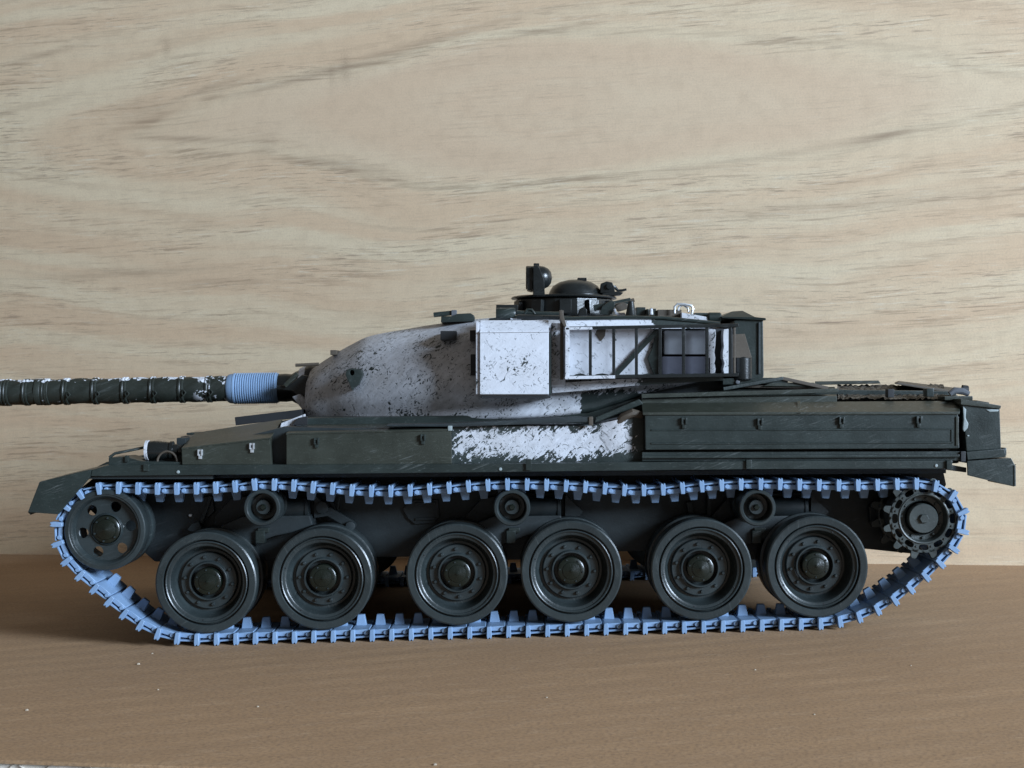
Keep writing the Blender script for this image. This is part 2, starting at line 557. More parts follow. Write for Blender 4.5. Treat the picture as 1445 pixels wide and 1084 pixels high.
def part(name, mb, mat, parent, bevel=0.0, at=None, segs=2, ang=35, label=None, kind=None):
    """one mesh object; coordinates are model units in the tank frame unless `at` makes it local"""
    me = mb.mesh(name, mat, BASE if at is None else (0, 0, 0), bevel, segs, ang)
    o = bpy.data.objects.new(name, me)
    COL.objects.link(o)
    o.parent = parent
    if bevel:
        wn = o.modifiers.new('weighted_normal', 'WEIGHTED_NORMAL')
        wn.keep_sharp = True
    if at is not None:
        o.location = at
    if label: o['label'] = label
    if kind: o['kind'] = kind
    return o


def copy_tree(o, parent):
    c = o.copy()
    COL.objects.link(c)
    c.parent = parent
    for ch in o.children:
        copy_tree(ch, c)
    return c


def L(x, y, z):
    """tank-frame model units -> location under the tank root"""
    return (Vector((x, y, z)) - BASE) * U


# ================================================================== SETTING
# wall of pale laminate, standing askew behind the tank
WA, WB = Vector((818, 653)), Vector((237, 825))
wdir = (WA - WB).normalized()
yaw = math.atan2(wdir.y, wdir.x)
w0 = W(237, 825, -359.2 + 0.0256 * 237)
wall_mb = MB().box(-2600, 1700, 0, 60, -30, 1700)
def wall_uv(px, py):
    """spot on the photograph -> wall coordinates"""
    o, d = W(0, -FOC, 0), (RT.to_3x3() @ (I(px, py, 0) - Vector((0, -FOC, 0)))).normalized()
    wd = Vector((math.cos(yaw), math.sin(yaw), 0))
    nn = Vector((-wd.y, wd.x, 0))
    s = (Vector((w0.x, w0.y, 0)) - o).dot(nn) / d.dot(nn)
    h = o + d * s - Vector((w0.x, w0.y, 0))
    return h.dot(wd) / U, h.z / U
lu, lv = wall_uv(790, 150)
la, _ = wall_uv(200, 165)
_, lb = wall_uv(790, 50)
ru, rv = wall_uv(1300, 128)
marks = []
for px, py, l, hh_, sl, st in ((1248, 192, 34, 4.5, 0.12, 0.9), (1195, 202, 90, 5, 0.10, 0.28), (1010, 233, 150, 5, 0.08, 0.3), (1230, 287, 260, 9, 0.03, 0.30), (235, 68, 7, 16, 0, 0.38), (488, 96, 9, 24, 0, 0.42), (468, 108, 6, 16, 0, 0.3), (372, 205, 22, 20, 0, 0.30), (70, 222, 18, 18, 0, 0.22),
                                (205, 160, 60, 26, 0, 0.28), (260, 196, 90, 5, -0.10, 0.6), (420, 113, 120, 5, 0.14, 0.55), (300, 124, 70, 5, 0.22, 0.5), (600, 60, 150, 6, 0.16, 0.5), (480, 232, 70, 6, -0.2, 0.5), (60, 78, 70, 5, 0.14, 0.5), (1170, 62, 90, 4, -0.1, 0.25), (780, 42, 100, 4, 0.10, 0.25), (985, 338, 14, 18, 0, 0.2), (180, 385, 160, 6, 0, 0.4), (320, 398, 100, 5, -0.03, 0.4)):
    mu_, mv_ = wall_uv(px, py)
    marks.append((mu_, mv_, l * 1.45, hh_ * 1.45, sl, st))
M['wood'] = wood_mat((lu, lv, lu - la, abs(lb - lv) * 1.0, (rv - lv) / (ru - lu) * 0.5), marks)
wall = bpy.data.objects.new("wall", wall_mb.mesh("wall", 'wood', (0, 0, 0), 2))
COL.objects.link(wall)
wall.location = (w0.x, w0.y, 0)
wall.rotation_euler = (0, 0, yaw)
wall['kind'] = 'structure'
wall['label'] = "pale oak laminate panel standing behind the model tank"

# cardboard sheet the tank stands on, front edge cut a little askew
fe = Vector((-501, -612)) , Vector((-375, -639))
edir = (fe[1] - fe[0]).normalized()
eyaw = math.atan2(edir.y, edir.x)
e0 = W(-501, -598, -359.2 - 0.0256 * 501)
x0c, x1c, y0c, y1c = -1900, 2600, 0.0, 2300
cmb2 = MB().box(x0c, x1c, y0c, y1c, -4, 0)
card = bpy.data.objects.new("cardboard_floor", cmb2.mesh("cardboard_floor", 'card', (0, 0, 0), 0.8))
COL.objects.link(card)
card.location = (e0.x, e0.y, 0)
card.rotation_euler = (0, 0, eyaw)
card['kind'] = 'structure'
card['label'] = "sheet of brown corrugated cardboard under the model tank"
# corrugated core showing at the cut edge
core = MB()
pts_t, pts_b = [], []
nn_ = 900
for i in range(nn_ + 1):
    x = x0c + (x1c - x0c) * i / nn_
    zz = -12 + 7.0 * math.sin(x * 0.16)
    pts_t.append(Vector((x, 3 + rnd.uniform(-2, 2), zz + 1)))
    pts_b.append(Vector((x, 400, zz + 1)))
core.add(pts_t + pts_b, [(i, i + 1, nn_ + 2 + i, nn_ + 1 + i) for i in range(nn_)])
co = part("corrugated_core", core, 'card_edge', card, at=(0, 0, 0))
lin = MB().box(x0c, x1c, y0c + 5, y1c, -24, -4.4)
part("lower_liner", lin, 'card_edge', card, at=(0, 0, 0))
tbl = bpy.data.objects.new("tabletop", MB().box(-3000, 3600, -1500, 3000, -60, -24.5).mesh("tabletop", 'table', (0, 0, 0)))
COL.objects.link(tbl)
tbl.location = (e0.x, e0.y, 0)
tbl['kind'] = 'structure'
tbl['label'] = "grey speckled tabletop under the cardboard"

# ================================================================== THE TANK
tank = empty("model_tank")
tank.rotation_euler = (0, TILT, 0)
tank['label'] = "dark green plastic model tank with white painted turret and pale blue tracks"
tank['category'] = "model tank"

# ---------------------------------------------------------------- hull
hb = MB()
hb.prism([(218, 793), (200, 777), (165, 755), (118, 712), (112, 690), (140, 668), (1332, 666), (1336, 684), (1318, 716), (1290, 782), (1223, 775), (900, 778), (575, 786)], 112, 538)
hull = part("hull", hb, 'under', tank, 3)
hs = MB()   # sponsons above the tracks
hs.prism([(150, 656), (258, 638), (400, 602), (640, 606), (905, 596), (1350, 588), (1354, 654), (1200, 657), (640, 658)], 26, 624)
part("sponson", hs, 'under', tank, 3)
# raised middle of the hull: glacis, turret plate, engine deck
md = MB()
md.prism([(190, 646), (300, 612), (420, 590), (560, 588), (830, 583), (905, 560), (1060, 548), (1350, 552), (1352, 600), (190, 650)], 105, 545)
part("upper_deck", md, 'green', tank, 3)

# fender strip with brackets
fs_ = MB()
fs_.prism([(130, 663), (152, 656.5), (640, 655), (1050, 651), (1340, 650), (1342, 661.5), (1050, 662.5), (640, 667), (128, 672)], -3, 30)
fender = part("fender", fs_, 'green', tank, 1.2)
for px, q0, q1 in ((206, 655, 665), (746, 648, 664), (1057, 649, 662), (1340, 650, 663)):
    part("fender_bracket", MB().ibox(px - 4, q0, px + 4, q1, -7, 4), 'green', fender, 1.0)
for px, q in ((252, 666), (706, 662), (1320, 657)):
    part("rivet", MB().lathe([(0.01, -5), (1.8, -4.6), (2.6, -3), (2.6, 0)], I(px, q, 0), seg=10), 'putty', fender)
# dark under-lip above the track run
part("fender_underside", MB().prism([(132, 671), (1335, 661), (1335, 668), (132, 676)], 34, 112), 'under', fender)

# front mudguard: side plate with folded top and nose
mg = MB()
side = [(39, 723), (55.5, 680), (121, 664), (129.2, 662.5), (127.4, 672.5), (82, 726)]
mg.prism(side, -3, 3)
near = [I(39, 723, 3.2), I(55.5, 680, 3.2), I(121, 664, 3.2), I(152, 660, 3.2)]
inner = [Vector((p.x + 4, p.y, p.z - 4)) for p in near]
loop = near + inner[::-1]
mg.hull8(loop, [Vector((p.x, 128, p.z + 3)) for p in loop])
mudguard = part("front_mudguard", mg, 'green', tank, 1.0)
mgf = MB()
loop2 = [Vector((p.x, 522, p.z + 1)) for p in loop]
mgf.hull8(loop2, [Vector((p.x, 652, p.z - 2)) for p in loop2])
part("front_mudguard", mgf, 'green', tank, 1.0)
part("mudguard_web", MB().prism([(119, 667), (156, 660), (300, 660), (300, 676), (126, 676)], 5, 112), 'under', mudguard)
part("front_plate", MB().hull8([I(118, 668, 126), I(150, 652, 126), I(200, 648, 126), I(200, 690, 126)],
                               [v + Vector((0, 398, 0)) for v in (I(118, 668, 126), I(150, 652, 126), I(200, 648, 126), I(200, 690, 126))]), 'green', tank, 2)

# light cluster on the nose
lc = MB().prism([(153, 660), (153, 646), (177, 644.5), (200, 651), (256, 652), (256, 660)], 4, 60)
lamp_box = part("lamp_mount", lc, 'green', tank, 1.5)
part("mount_lug", MB().ibox(176, 643, 181, 652, 0, 6), 'green', lamp_box, 0.6)
hlx = MB().lathe([(0.01, -18), (10.5, -18), (13, -16), (13.5, -8), (12.5, 6), (11.5, 14), (13, 15), (13, 19), (9, 20), (9, 26), (7, 27), (7, 31), (0.01, 31)], I(226, 635.5, 22), axis='X', seg=28)
hl = part("headlight", hlx, 'green_gloss', tank)
part("white_ring", MB().lathe([(9.5, -20), (14.2, -20), (14.2, -16), (13.2, -15.6)], I(226, 635.5, 22), axis='X', seg=28), 'rim_white', hl)
part("guard_loop", MB().tube([I(236 + 14 * math.cos(a), 652 - 15 * math.sin(a), 10) for a in [math.pi * k / 10 for k in range(11)]], 1.7, 8), 'brown', hl)
part("lamp_bracket", MB().ibox(249, 618, 262, 650, 34, 60), 'under', hl, 1)
part("guard_rod", MB().tube([I(154, 646, 8), I(162, 640, 10), I(182, 636, 14), I(206, 631, 22)], 2.0, 6), 'green', hl)
hl2 = MB().lathe([(0.01, -18), (13, -16), (13.5, -8), (11.5, 14), (7, 31), (0.01, 31)], I(232, 637, 590), axis='X', seg=20)
part("headlight", hl2, 'green_gloss', tank)


def latch(parent, px, py, y, mat='green', s=1.0):
    m = MB()
    c = I(px, py, y)
    m.box(c.x - 3.6 * s, c.x - 1.4 * s, y - 5, y + 1, c.z - 3 * s, c.z + 6 * s)
    m.box(c.x + 1.4 * s, c.x + 3.6 * s, y - 5, y + 1, c.z - 3 * s, c.z + 6 * s)
    m.tube([(c.x - 4 * s, y - 3, c.z + 4.5 * s), (c.x + 4 * s, y - 3, c.z + 4.5 * s)], 1.6 * s, 8)
    m.box(c.x - 2.4 * s, c.x + 2.4 * s, y - 3.4, y + 1, c.z - 8 * s, c.z - 1 * s)
    return part("latch", m, mat, parent, 0.4)


def xprism(near, far):
    return MB().hull8(near, far)


# bins on the fender
na = [I(257, 656, 0), I(256, 634, 0), I(381, 619.5, 0), I(383.5, 656, 0)]
fa = [I(262, 656, 100), I(275, 613, 100), I(398, 593.5, 100), I(392, 656, 100)]
mbA = MB().hull8(na, fa)
binA = part("fender_bin", mbA, 'olive', tank, 1.4)
lidA = MB().hull8([I(256, 634.5, -1.2), I(256, 632.3, -1.2), I(382, 617.4, -1.2), I(382, 619.6, -1.2)],
                  [I(275, 612.6, 100), I(275, 610.8, 100), I(399, 591.5, 100), I(399, 593.3, 100)])
part("lid", lidA, 'olive', binA, 0.6)
latch(binA, 283, 640, 0, 'silver', 0.95)
latch(binA, 356, 631, 0, 'silver', 0.95)
nb_ = [I(404, 656, 0), I(404, 612, 0), I(637, 607, 0), I(638, 655, 0)]
fb_ = [I(409, 656, 110), I(420, 600, 110), I(634, 598, 110), I(634, 655, 110)]
binB = part("fender_bin", MB().hull8(nb_, fb_), 'olive', tank, 1.4)
part("lid", MB().hull8([I(403.5, 613.5, -1.2), I(403.5, 611, -1.2), I(638, 605.5, -1.2), I(638, 608, -1.2)],
                       [I(420, 600.5, 110), I(420, 598.5, 110), I(634.5, 596.5, 110), I(634.5, 598.5, 110)]), 'olive', binB, 0.6)
latch(binB, 447, 624, 0, 'green')
latch(binB, 597, 619, 0, 'green')
part("lid_corner", MB().ibox(632, 601, 638, 608, -2, 8), 'putty', binB, 0.8)

# long rear bin: face, sloped lid, pressed panel
rb = MB().prism([(910, 585), (1352, 584), (1354, 633), (911, 635)], 0, 40)
rbin = part("rear_bin", rb, 'green', tank, 1.6)
ld = MB().hull8([I(907, 586, -2.5), I(907, 582, -2.5), I(1354, 581, -2.5), I(1354, 585, -2.5)],
                [I(905, 573, 44), I(905, 568.5, 44), I(1356, 565.5, 44), I(1356, 571, 44)])
part("lid", ld, 'olive', rbin, 0.9)
lb2 = MB().hull8([I(905, 573, 44), I(905, 569, 44), I(1356, 566, 44), I(1356, 570, 44)],
                 [I(905, 571, 110), I(905, 568.5, 110), I(1356, 565.5, 110), I(1356, 569, 110)])
part("lid_top", lb2, 'olive', rbin, 0.6)
part("seam_strap", MB().hull8([I(1125, 583, -4), I(1129.5, 583, -4), I(1129.5, 566, 38), I(1125, 566, 38)],
                              [I(1125, 585, 0), I(1129.5, 585, 0), I(1129.5, 569, 44), I(1125, 569, 44)]), 'olive', rbin, 0.5)
for q in (606.5, 625.5):
    part("pressed_rib", MB().tube([I(919, q + 0.5, 0), I(1130, q, 0), I(1344, q - 1, 0)], 1.5, 6), 'green', rbin)
part("pressed_rib", MB().tube([I(1343, 606, 0), I(1343, 625, 0)], 1.5, 6), 'green', rbin)
part("end_strip", MB().ibox(1349, 588, 1353, 629, -2, 4), 'olive', rbin, 0.8)
for px, q in ((965, 596), (1072, 597), (1187, 595), (1296, 594)):
    latch(rbin, px, q, 0, 'green', 1.1)
# recessed hull side below the rear bin
part("bin_shelf", MB().prism([(906, 638), (1354, 637), (1356, 650), (906, 651)], 8, 40), 'green', tank, 1)
part("shelf_ridge", MB().prism([(906, 643), (1354, 641.5), (1354, 645.5), (906, 647)], 2, 12), 'green', tank, 1)

# white daubed hull side between the bins
pn = MB()
cols = 60
rows = 14
vs = []
for j in range(rows + 1):
    for i in range(cols + 1):
        px = 638 + (908 - 638) * i / cols
        py = 601 - 14 * max(0, min(1, (px - 835) / 60)) + (655 - 601 + 14 * max(0, min(1, (px - 835) / 60))) * j / rows
        bul = 7 * math.exp(-((px - 872) / 22) ** 2) * (1 - j / rows) + rnd.uniform(-0.35, 0.35)
        vs.append(I(px, py, 20 - bul))
pn.add(vs, [(j * (cols + 1) + i, j * (cols + 1) + i + 1, (j + 1) * (cols + 1) + i + 1, (j + 1) * (cols + 1) + i) for j in range(rows) for i in range(cols)])
top = vs[:cols + 1]
pn.add(top + [v + Vector((0, 60, 2)) for v in top], [(i, i + 1, cols + 2 + i, cols + 1 + i) for i in range(cols)])
part("hull_side", pn, 'patch', tank, label="hull side daubed with white paint")
part("splash_rail", MB().prism([(545, 599), (640, 597.5), (832, 588), (836, 595.5), (640, 602.5), (545, 602)], 8, 60), 'under', tank, 1.5)
part("rail_end", MB().ibox(831, 588, 837, 601, 6, 14), 'brown', tank, 1)
part("stay_bar", MB().hull8([I(838, 598, 24), I(842, 588, 24), I(902, 563, 24), I(908, 570, 24)], [I(838, 598, 60), I(842, 588, 60), I(902, 563, 60), I(908, 570, 60)]), 'green', tank, 2)
part("tow_cable_end", MB().tube([I(868, 600, 20), I(880, 588, 14), I(892, 583, 12), I(906, 586, 16)], [4, 6, 6.5, 5], 10), 'brown', tank)

# ---------------------------------------------------------------- engine deck
dk = MB()
dk.hull8([I(905, 563, 70), I(1060, 560, 70), I(1181, 559, 70), I(1181, 570, 70), I(905, 572, 70)],
         [I(905, 548, 200), I(1060, 545, 200), I(1178, 546, 200), I(1178, 565, 200), I(905, 565, 200)])
dk.prism([(1333, 557), (1352, 558), (1352, 572), (1333, 570)], 68, 200)
part("deck_side", dk, 'olive', tank, 1)
gm = MB()
gv = []
for j in range(13):
    for i in range(41):
        fx, fy_ = i / 40, j / 12
        y = 72 + 150 * fy_
        q = I(1182 + 150 * fx, 563.5 - 19.5 * fy_ ** 0.8, y)
        gv.append(q + Vector((rnd.uniform(-1, 1), 0, rnd.uniform(-1.6, 1.6) + (2.0 if (i + j) % 2 else 0))))
gm.add(gv, [(j * 41 + i, j * 41 + i + 1, (j + 1) * 41 + i + 1, (j + 1) * 41 + i) for j in range(12) for i in range(40)])
part("intake_grille", gm, 'mesh', tank, ang=20)
part("deck_block", MB().prism([(850, 575), (880, 552), (905, 543), (985, 536), (1075, 536), (1150, 543), (1182, 556), (1182, 566), (905, 570)], 124, 526), 'under', tank, 2)
part("deck_plate", MB().hull8([I(1262, 542, 140), I(1268, 540, 140), I(1362, 554, 140), I(1362, 558, 140)],
                              [I(1262, 540, 320), I(1268, 537.5, 320), I(1345, 547, 320), I(1345, 552, 320)]), 'brown', tank, 1)
part("deck_plate", MB().hull8([I(1150, 543.5, 200), I(1150, 538.5, 200), I(1240, 537, 200), I(1243, 541.5, 200)],
                              [I(1150, 543, 420), I(1150, 538, 420), I(1240, 537, 420), I(1243, 541.5, 420)]), 'olive', tank, 1)
part("deck_bar", MB().bar(I(1104, 534, 90), I(1168, 548, 90), 5, 8), 'brown', tank, 0.8)
part("deck_bar", MB().bar(I(1020, 549, 80), I(1104, 534, 90), 5, 8), 'green', tank, 0.8)
part("deck_bar", MB().bar(I(905, 559, 66), I(1182, 551, 66), 6, 8), 'olive', tank, 0.8)
part("deck_bar", MB().bar(I(1040, 545, 100), I(1165, 547, 100), 4, 10), 'brown', tank, 0.8)
part("deck_plate", MB().hull8([I(1076, 545, 90), I(1090, 540, 90), I(1148, 540, 90), I(1160, 546, 90)],
                              [I(1076, 545, 150), I(1090, 540, 150), I(1148, 540, 150), I(1160, 546, 150)]), 'olive', tank, 0.8)
part("deck_lug", MB().ibox(1253, 549, 1262, 561, 58, 74), 'black', tank, 1)
part("deck_lug", MB().ibox(1308, 548, 1318, 560, 56, 76), 'green', tank, 1)
part("deck_hinge", MB().tube([I(1340, 556, 50), I(1347, 551, 50), I(1358, 552, 50), I(1367, 556, 50)], [4, 5, 5, 4], 10), 'grey', tank)
part("deck_hinge", MB().ibox(1333, 559, 1373, 565, 36, 70), 'olive', tank, 1.2)
part("deck_hinge", MB().tube([I(1358, 549, 56), I(1366, 549, 56)], [6, 5], 10), 'black', tank)

# ---------------------------------------------------------------- rear plate and rear mudguard
rp = MB().prism([(1357, 568), (1376, 569), (1411, 575), (1413, 634), (1364, 637), (1361, 600)], 6, 630)
rear = part("rear_plate", rp, 'green', tank, 1.6)
part("rear_lid", MB().prism([(1356, 563), (1381, 567), (1413, 572.5), (1412, 577), (1356, 571)], 2, 634), 'olive', rear, 0.8)
part("lid_bead", MB().prism([(1378, 565), (1396, 568), (1396, 571), (1378, 569)], 10, 200), 'olive', rear, 0.5)
part("rear_band", MB().prism([(1364, 637.5), (1417, 633.5), (1420, 645), (1365.5, 649)], 3, 634), 'green', rear, 1)
part("band_lug", MB().ibox(1415, 632, 1420.5, 643, 6, 20), 'green', rear, 1)
part("putty_smear", MB().prism([(1359, 573), (1364, 578), (1363, 590), (1367, 598), (1366, 604), (1361, 610), (1359, 606), (1360, 592)], 4.6, 10), 'putty', rear, 1.5)
part("putty_smear", MB().prism([(1391, 578), (1400, 577.5), (1410, 578), (1409, 581), (1397, 581.5)], 4.6, 10), 'putty', rear, 1.2)
part("putty_smear", MB().ibox(1365, 614, 1368, 616, 4.4, 8), 'putty', rear, 0.8)
fl = MB().prism([(1365, 650.5), (1427, 646.5), (1432, 656), (1431.5, 687), (1366, 671)], -1, 3)
fl.prism([(1365, 650.5), (1427, 646.5), (1432, 656), (1429, 658), (1425, 650), (1365, 654)], 3.1, 110)
fl.prism([(1428.5, 656), (1432, 656), (1431.5, 687), (1429, 686)], 3.1, 110)
flap = part("rear_mudguard", fl, 'green', tank, 1.0)
part("flap_edge", MB().tube([I(1431, 657, 0), I(1431.4, 686, 0)], 2.2, 8), 'green', flap)
fl2 = MB().prism([(1365, 650.5), (1427, 646.5), (1432, 656), (1431.5, 687), (1428, 686), (1425, 650), (1365, 655)], 3.1, 108)
fl2.v = [(x, y + 532, z) for x, y, z in fl2.v]
part("rear_mudguard", fl2, 'green', tank, 1.0)
part("rear_hinge", MB().ibox(1356, 637, 1363, 652, 4, 20), 'black', rear, 1)
part("fender_tail", MB().prism([(1318, 661), (1342, 656), (1364, 660), (1364, 667)], 12, 60), 'under', rear, 1)

# ---------------------------------------------------------------- suspension
BOG = ((371.4, 369.0, 823, 818), (725.6, 722.4, 811.6, 807.5), (1072.6, 1069.5, 804.6, 800.6))
WHEELS = ((289.4, 823), (453.4, 818), (644.6, 811.6), (806.7, 807.5), (990.7, 804.6), (1154.5, 800.6))
for side_ in (0, 1):
    for bi, (bx, rx, za, zb) in enumerate(BOG):
        def dep(y):
            return y if side_ == 0 else 650 - y

        def mk(m):
            if side_ == 1:
                m.v = [(x, 650 - y, z) for x, y, z in m.v]
                m.f = [tuple(reversed(f)) for f in m.f]
            return m
        bg_ = MB().prism([(bx - 70, 790), (bx - 68, 728), (bx - 46, 703), (bx + 6, 696), (bx + 68, 696), (bx + 74, 722), (bx + 72, 790)], 96, 113)
        bog = part("bogie_bracket", mk(bg_), 'under', tank, 2)
        part("spring_housing", mk(MB().lathe([(0.01, -4), (13, -4), (15.5, 0), (15.5, 52), (17, 53), (17, 57), (14, 58), (0.01, 58)], I(bx + 10, 716, 80), axis='X', seg=20)), 'under', bog)
        part("housing_tip", mk(MB().prism([(bx + 72, 700), (bx + 74, 700), (bx + 97, 722), (bx + 92, 728), (bx + 72, 731)], 84, 112)), 'under', bog)
        part("pivot_beam", mk(MB().prism([(bx - 66, 770), (bx - 60, 742), (bx - 30, 729), (bx + 66, 727), (bx + 70, 741), (bx + 40, 752), (bx + 16, 757), (bx - 20, 770)], 66, 96)), 'under', bog, 3)
        part("bump_stop", mk(MB().ibox(bx - 11, 749, bx + 2, 767, 58, 74).ibox(bx - 8, 745, bx + 8, 752, 60, 90)), 'green', bog, 1.5)
        for wx, wz in ((bx - 82, za), (bx + 82, zb)):
            part("axle", mk(MB().tube([I(wx, wz, 40), I(wx, wz, 112)], 12, 14)), 'under', bog)
        part("roller_axle", mk(MB().tube([I(rx, 717, 20), I(rx, 717, 100)], 7, 12)), 'under', bog)
# shock absorber and hull fittings seen above the wheels
sh = MB().bar(I(455, 716, 90), I(497, 741, 90), 13, 10)
sh.lathe([(0.01, 78), (9, 78), (9, 98), (0.01, 98)], (I(455, 716, 84).x, 0, I(455, 716, 84).z), seg=18)
sh.lathe([(0.01, 76), (7, 76), (7, 98), (0.01, 98)], (I(495, 742, 84).x, 0, I(495, 742, 84).z), seg=18)
sab = part("shock_absorber", sh, 'under', tank, 1)
part("strut", MB().bar(I(462, 700, 100), I(476, 722, 100), 3, 4), 'under', sab)
part("strut", MB().bar(I(480, 700, 100), I(476, 722, 100), 3, 4), 'under', sab)
sh2 = MB().bar(I(298, 700, 100), I(284, 738, 100), 5, 5)
sh2.prism([(280, 702), (300, 700), (302, 722), (292, 732), (282, 722)], 104, 113)
sh2.prism([(264, 748), (270, 740), (280, 736), (286, 748), (276, 752)], 92, 113)
part("shock_absorber", sh2, 'under', tank, 1)
hp = MB().prism([(568, 718), (574, 712), (576, 706), (618, 705), (620, 730), (612, 738), (586, 740), (576, 732)], 107, 113)
hpn = part("side_hatch", hp, 'under', tank, 1)
for q in (711, 733):
    part("hatch_rib", MB().bar(I(586, q, 106), I(614, q - 1, 106), 4, 3), 'under', hpn, 0.8)
part("shock_absorber", MB().bar(I(972, 708, 104), I(976, 730, 104), 9, 12).bar(I(1000, 700, 106), I(1000, 735, 106), 6, 10), 'under', tank, 1)
part("final_drive", MB().lathe([(0.01, 60), (22, 60), (30, 66), (40, 76), (42, 114), (0.01, 116)], I(1307, 733, 0), seg=36), 'under', tank)
part("tow_lug", MB().prism([(1226, 716), (1236, 706), (1244, 706), (1248, 722), (1238, 740), (1228, 738)], 100, 113), 'under', tank, 1.5)
part("rivet", MB().lathe([(0.01, 107), (2.4, 107.5), (2.8, 113)], I(244, 737.5, 0), seg=8), 'silver', tank)


# ---------------------------------------------------------------- road wheels
def lathe_part(name, prof, mat, parent, seg=56, ang=32, close=False):
    return part(name, MB().lathe(prof, seg=seg, close=close), mat, parent, at=(0, 0, 0), ang=ang)


def bolts(name, n, rad, y, r, h, mat, parent, ph=0.0, seg=8):
    m = MB()
    for k in range(n):
        a = ph + 2 * math.pi * k / n
        m.lathe([(0.01, y - h), (r * 0.7, y - h), (r, y - h * 0.5), (r, y + 1)], (rad * math.cos(a), 0, rad * math.sin(a)), seg=seg)
    return part(name, m, mat, parent, at=(0, 0, 0), kind='stuff')


def disc_prof(y, sgn):
    return [(60.2, y + 9), (59.0, y + 8.6), (58.4, y + 1.4), (57.2, y + 0.6), (56.0, y + 1.4), (55.2, y + 3.4), (52.6, y + 3.8), (51.4, y + 4.6), (50.2, y + 8), (48.8, y + 16), (47.0, y + 23), (44.5, y + 26), (41.4, y + 26),
            (40.6, y + 24.6), (40.0, y + 20.6), (39.2, y + 20.0), (29.0, y + 20.0), (28.2, y + 19.2), (27.6, y + 14.2), (26.8, y + 13.4), (25.4, y + 13.4), (24.8, y + 14.4), (24.2, y + 28), (0.01, y + 26)]


def make_road_wheel():
    w = part("road_wheel", MB().lathe(disc_prof(6, 1), seg=64), 'wheel', tank, at=(0, 0, 0), ang=28)
    lathe_part("tyre", [(58.6, 14), (60.4, 14), (60.6, 6.2), (61.4, 5.2), (69.6, 4.8), (71.6, 6.2), (72, 8), (72, 37), (71.4, 39), (69, 40), (58.6, 40)], 'wheel', w, 72)
    lathe_part("tyre", [(58.6, 62), (69, 62), (71.4, 63), (72, 65), (72, 96), (71.4, 98), (69, 99), (58.6, 99)], 'wheel', w, 72)
    lathe_part("inner_disc", [(59, 12), (59, 37), (50, 37), (44, 44), (30, 46), (30, 58), (44, 60), (50, 66), (59, 66), (59, 95), (46, 92), (20, 92), (0.01, 92)], 'wheel', w, 48)
    lathe_part("hub_cap", [(0.01, 10.0), (1.4, 10.3), (2.0, 11.2), (12.0, 13.6), (12.6, 14.6), (17.6, 15.0), (18.8, 15.8), (19.3, 17.5), (19.3, 32)], 'hub', w, 48)
    bolts("bolt_ring", 10, 34.0, 26.0, 2.5, 4.2, 'wheel', w, 0.15)
    bolts("hub_bolt_ring", 6, 16.4, 15.2, 1.4, 1.8, 'wheel', w, 0.3, 6)
    nt = MB()
    for k in range(5):
        a = 0.5 + k * 2 * math.pi / 5
        c = Vector((53.8 * math.cos(a), 9.7, 53.8 * math.sin(a)))
        nt.lathe([(0.01, -0.6), (1.1, -0.6), (1.1, 1)], c, seg=8)
    part("rim_hole", nt, 'black', w, at=(0, 0, 0), kind='stuff')
    return w


proto = make_road_wheel()
first = True
for i, (wx, wz) in enumerate(WHEELS):
    for far in (0, 1):
        if first:
            o, first = proto, False
        else:
            o = copy_tree(proto, tank)
        p = I(wx, wz, 0)
        o.location = L(p.x, 650 if far else 0, p.z)
        o.rotation_euler = (0, rnd.uniform(0, 6.28) if not far else rnd.uniform(0, 6.28), math.pi if far else 0)


# return rollers
def make_roller():
    w = part("return_roller", MB().lathe([(20.4, 4), (19.8, 5), (19.2, 18), (17.8, 26), (11, 27), (10.6, 15), (9.8, 13.6), (5, 13.6), (0.01, 13.6)], seg=40), 'wheel', tank, at=(0, 0, 0))
    lathe_part("tyre", [(20.2, 6), (20.4, 3.2), (21.4, 2.2), (24.6, 2.4), (26, 4), (26.2, 8), (26.2, 40), (24, 42), (18, 42), (18, 20)], 'wheel', w, 44)
    lathe_part("tyre", [(18, 62), (24, 62), (26, 64), (26.2, 94), (24, 96), (0.01, 96)], 'wheel', w, 44)
    part("axle_nut", MB().lathe([(0.01, 8.6), (3.2, 8.8), (4.6, 10.6), (4.8, 14)], seg=6), 'hub', w, at=(0, 0, 0), ang=20)
    return w


roller = make_roller()
first = True
for (bx, rx, a_, b_) in BOG:
    for far in (0, 1):
        o = roller if first else copy_tree(roller, tank)
        first = False
        p = I(rx, 717, 0)
        o.location = L(p.x, 650 if far else 0, p.z)
        o.rotation_euler = (0, rnd.uniform(0, 6), math.pi if far else 0)


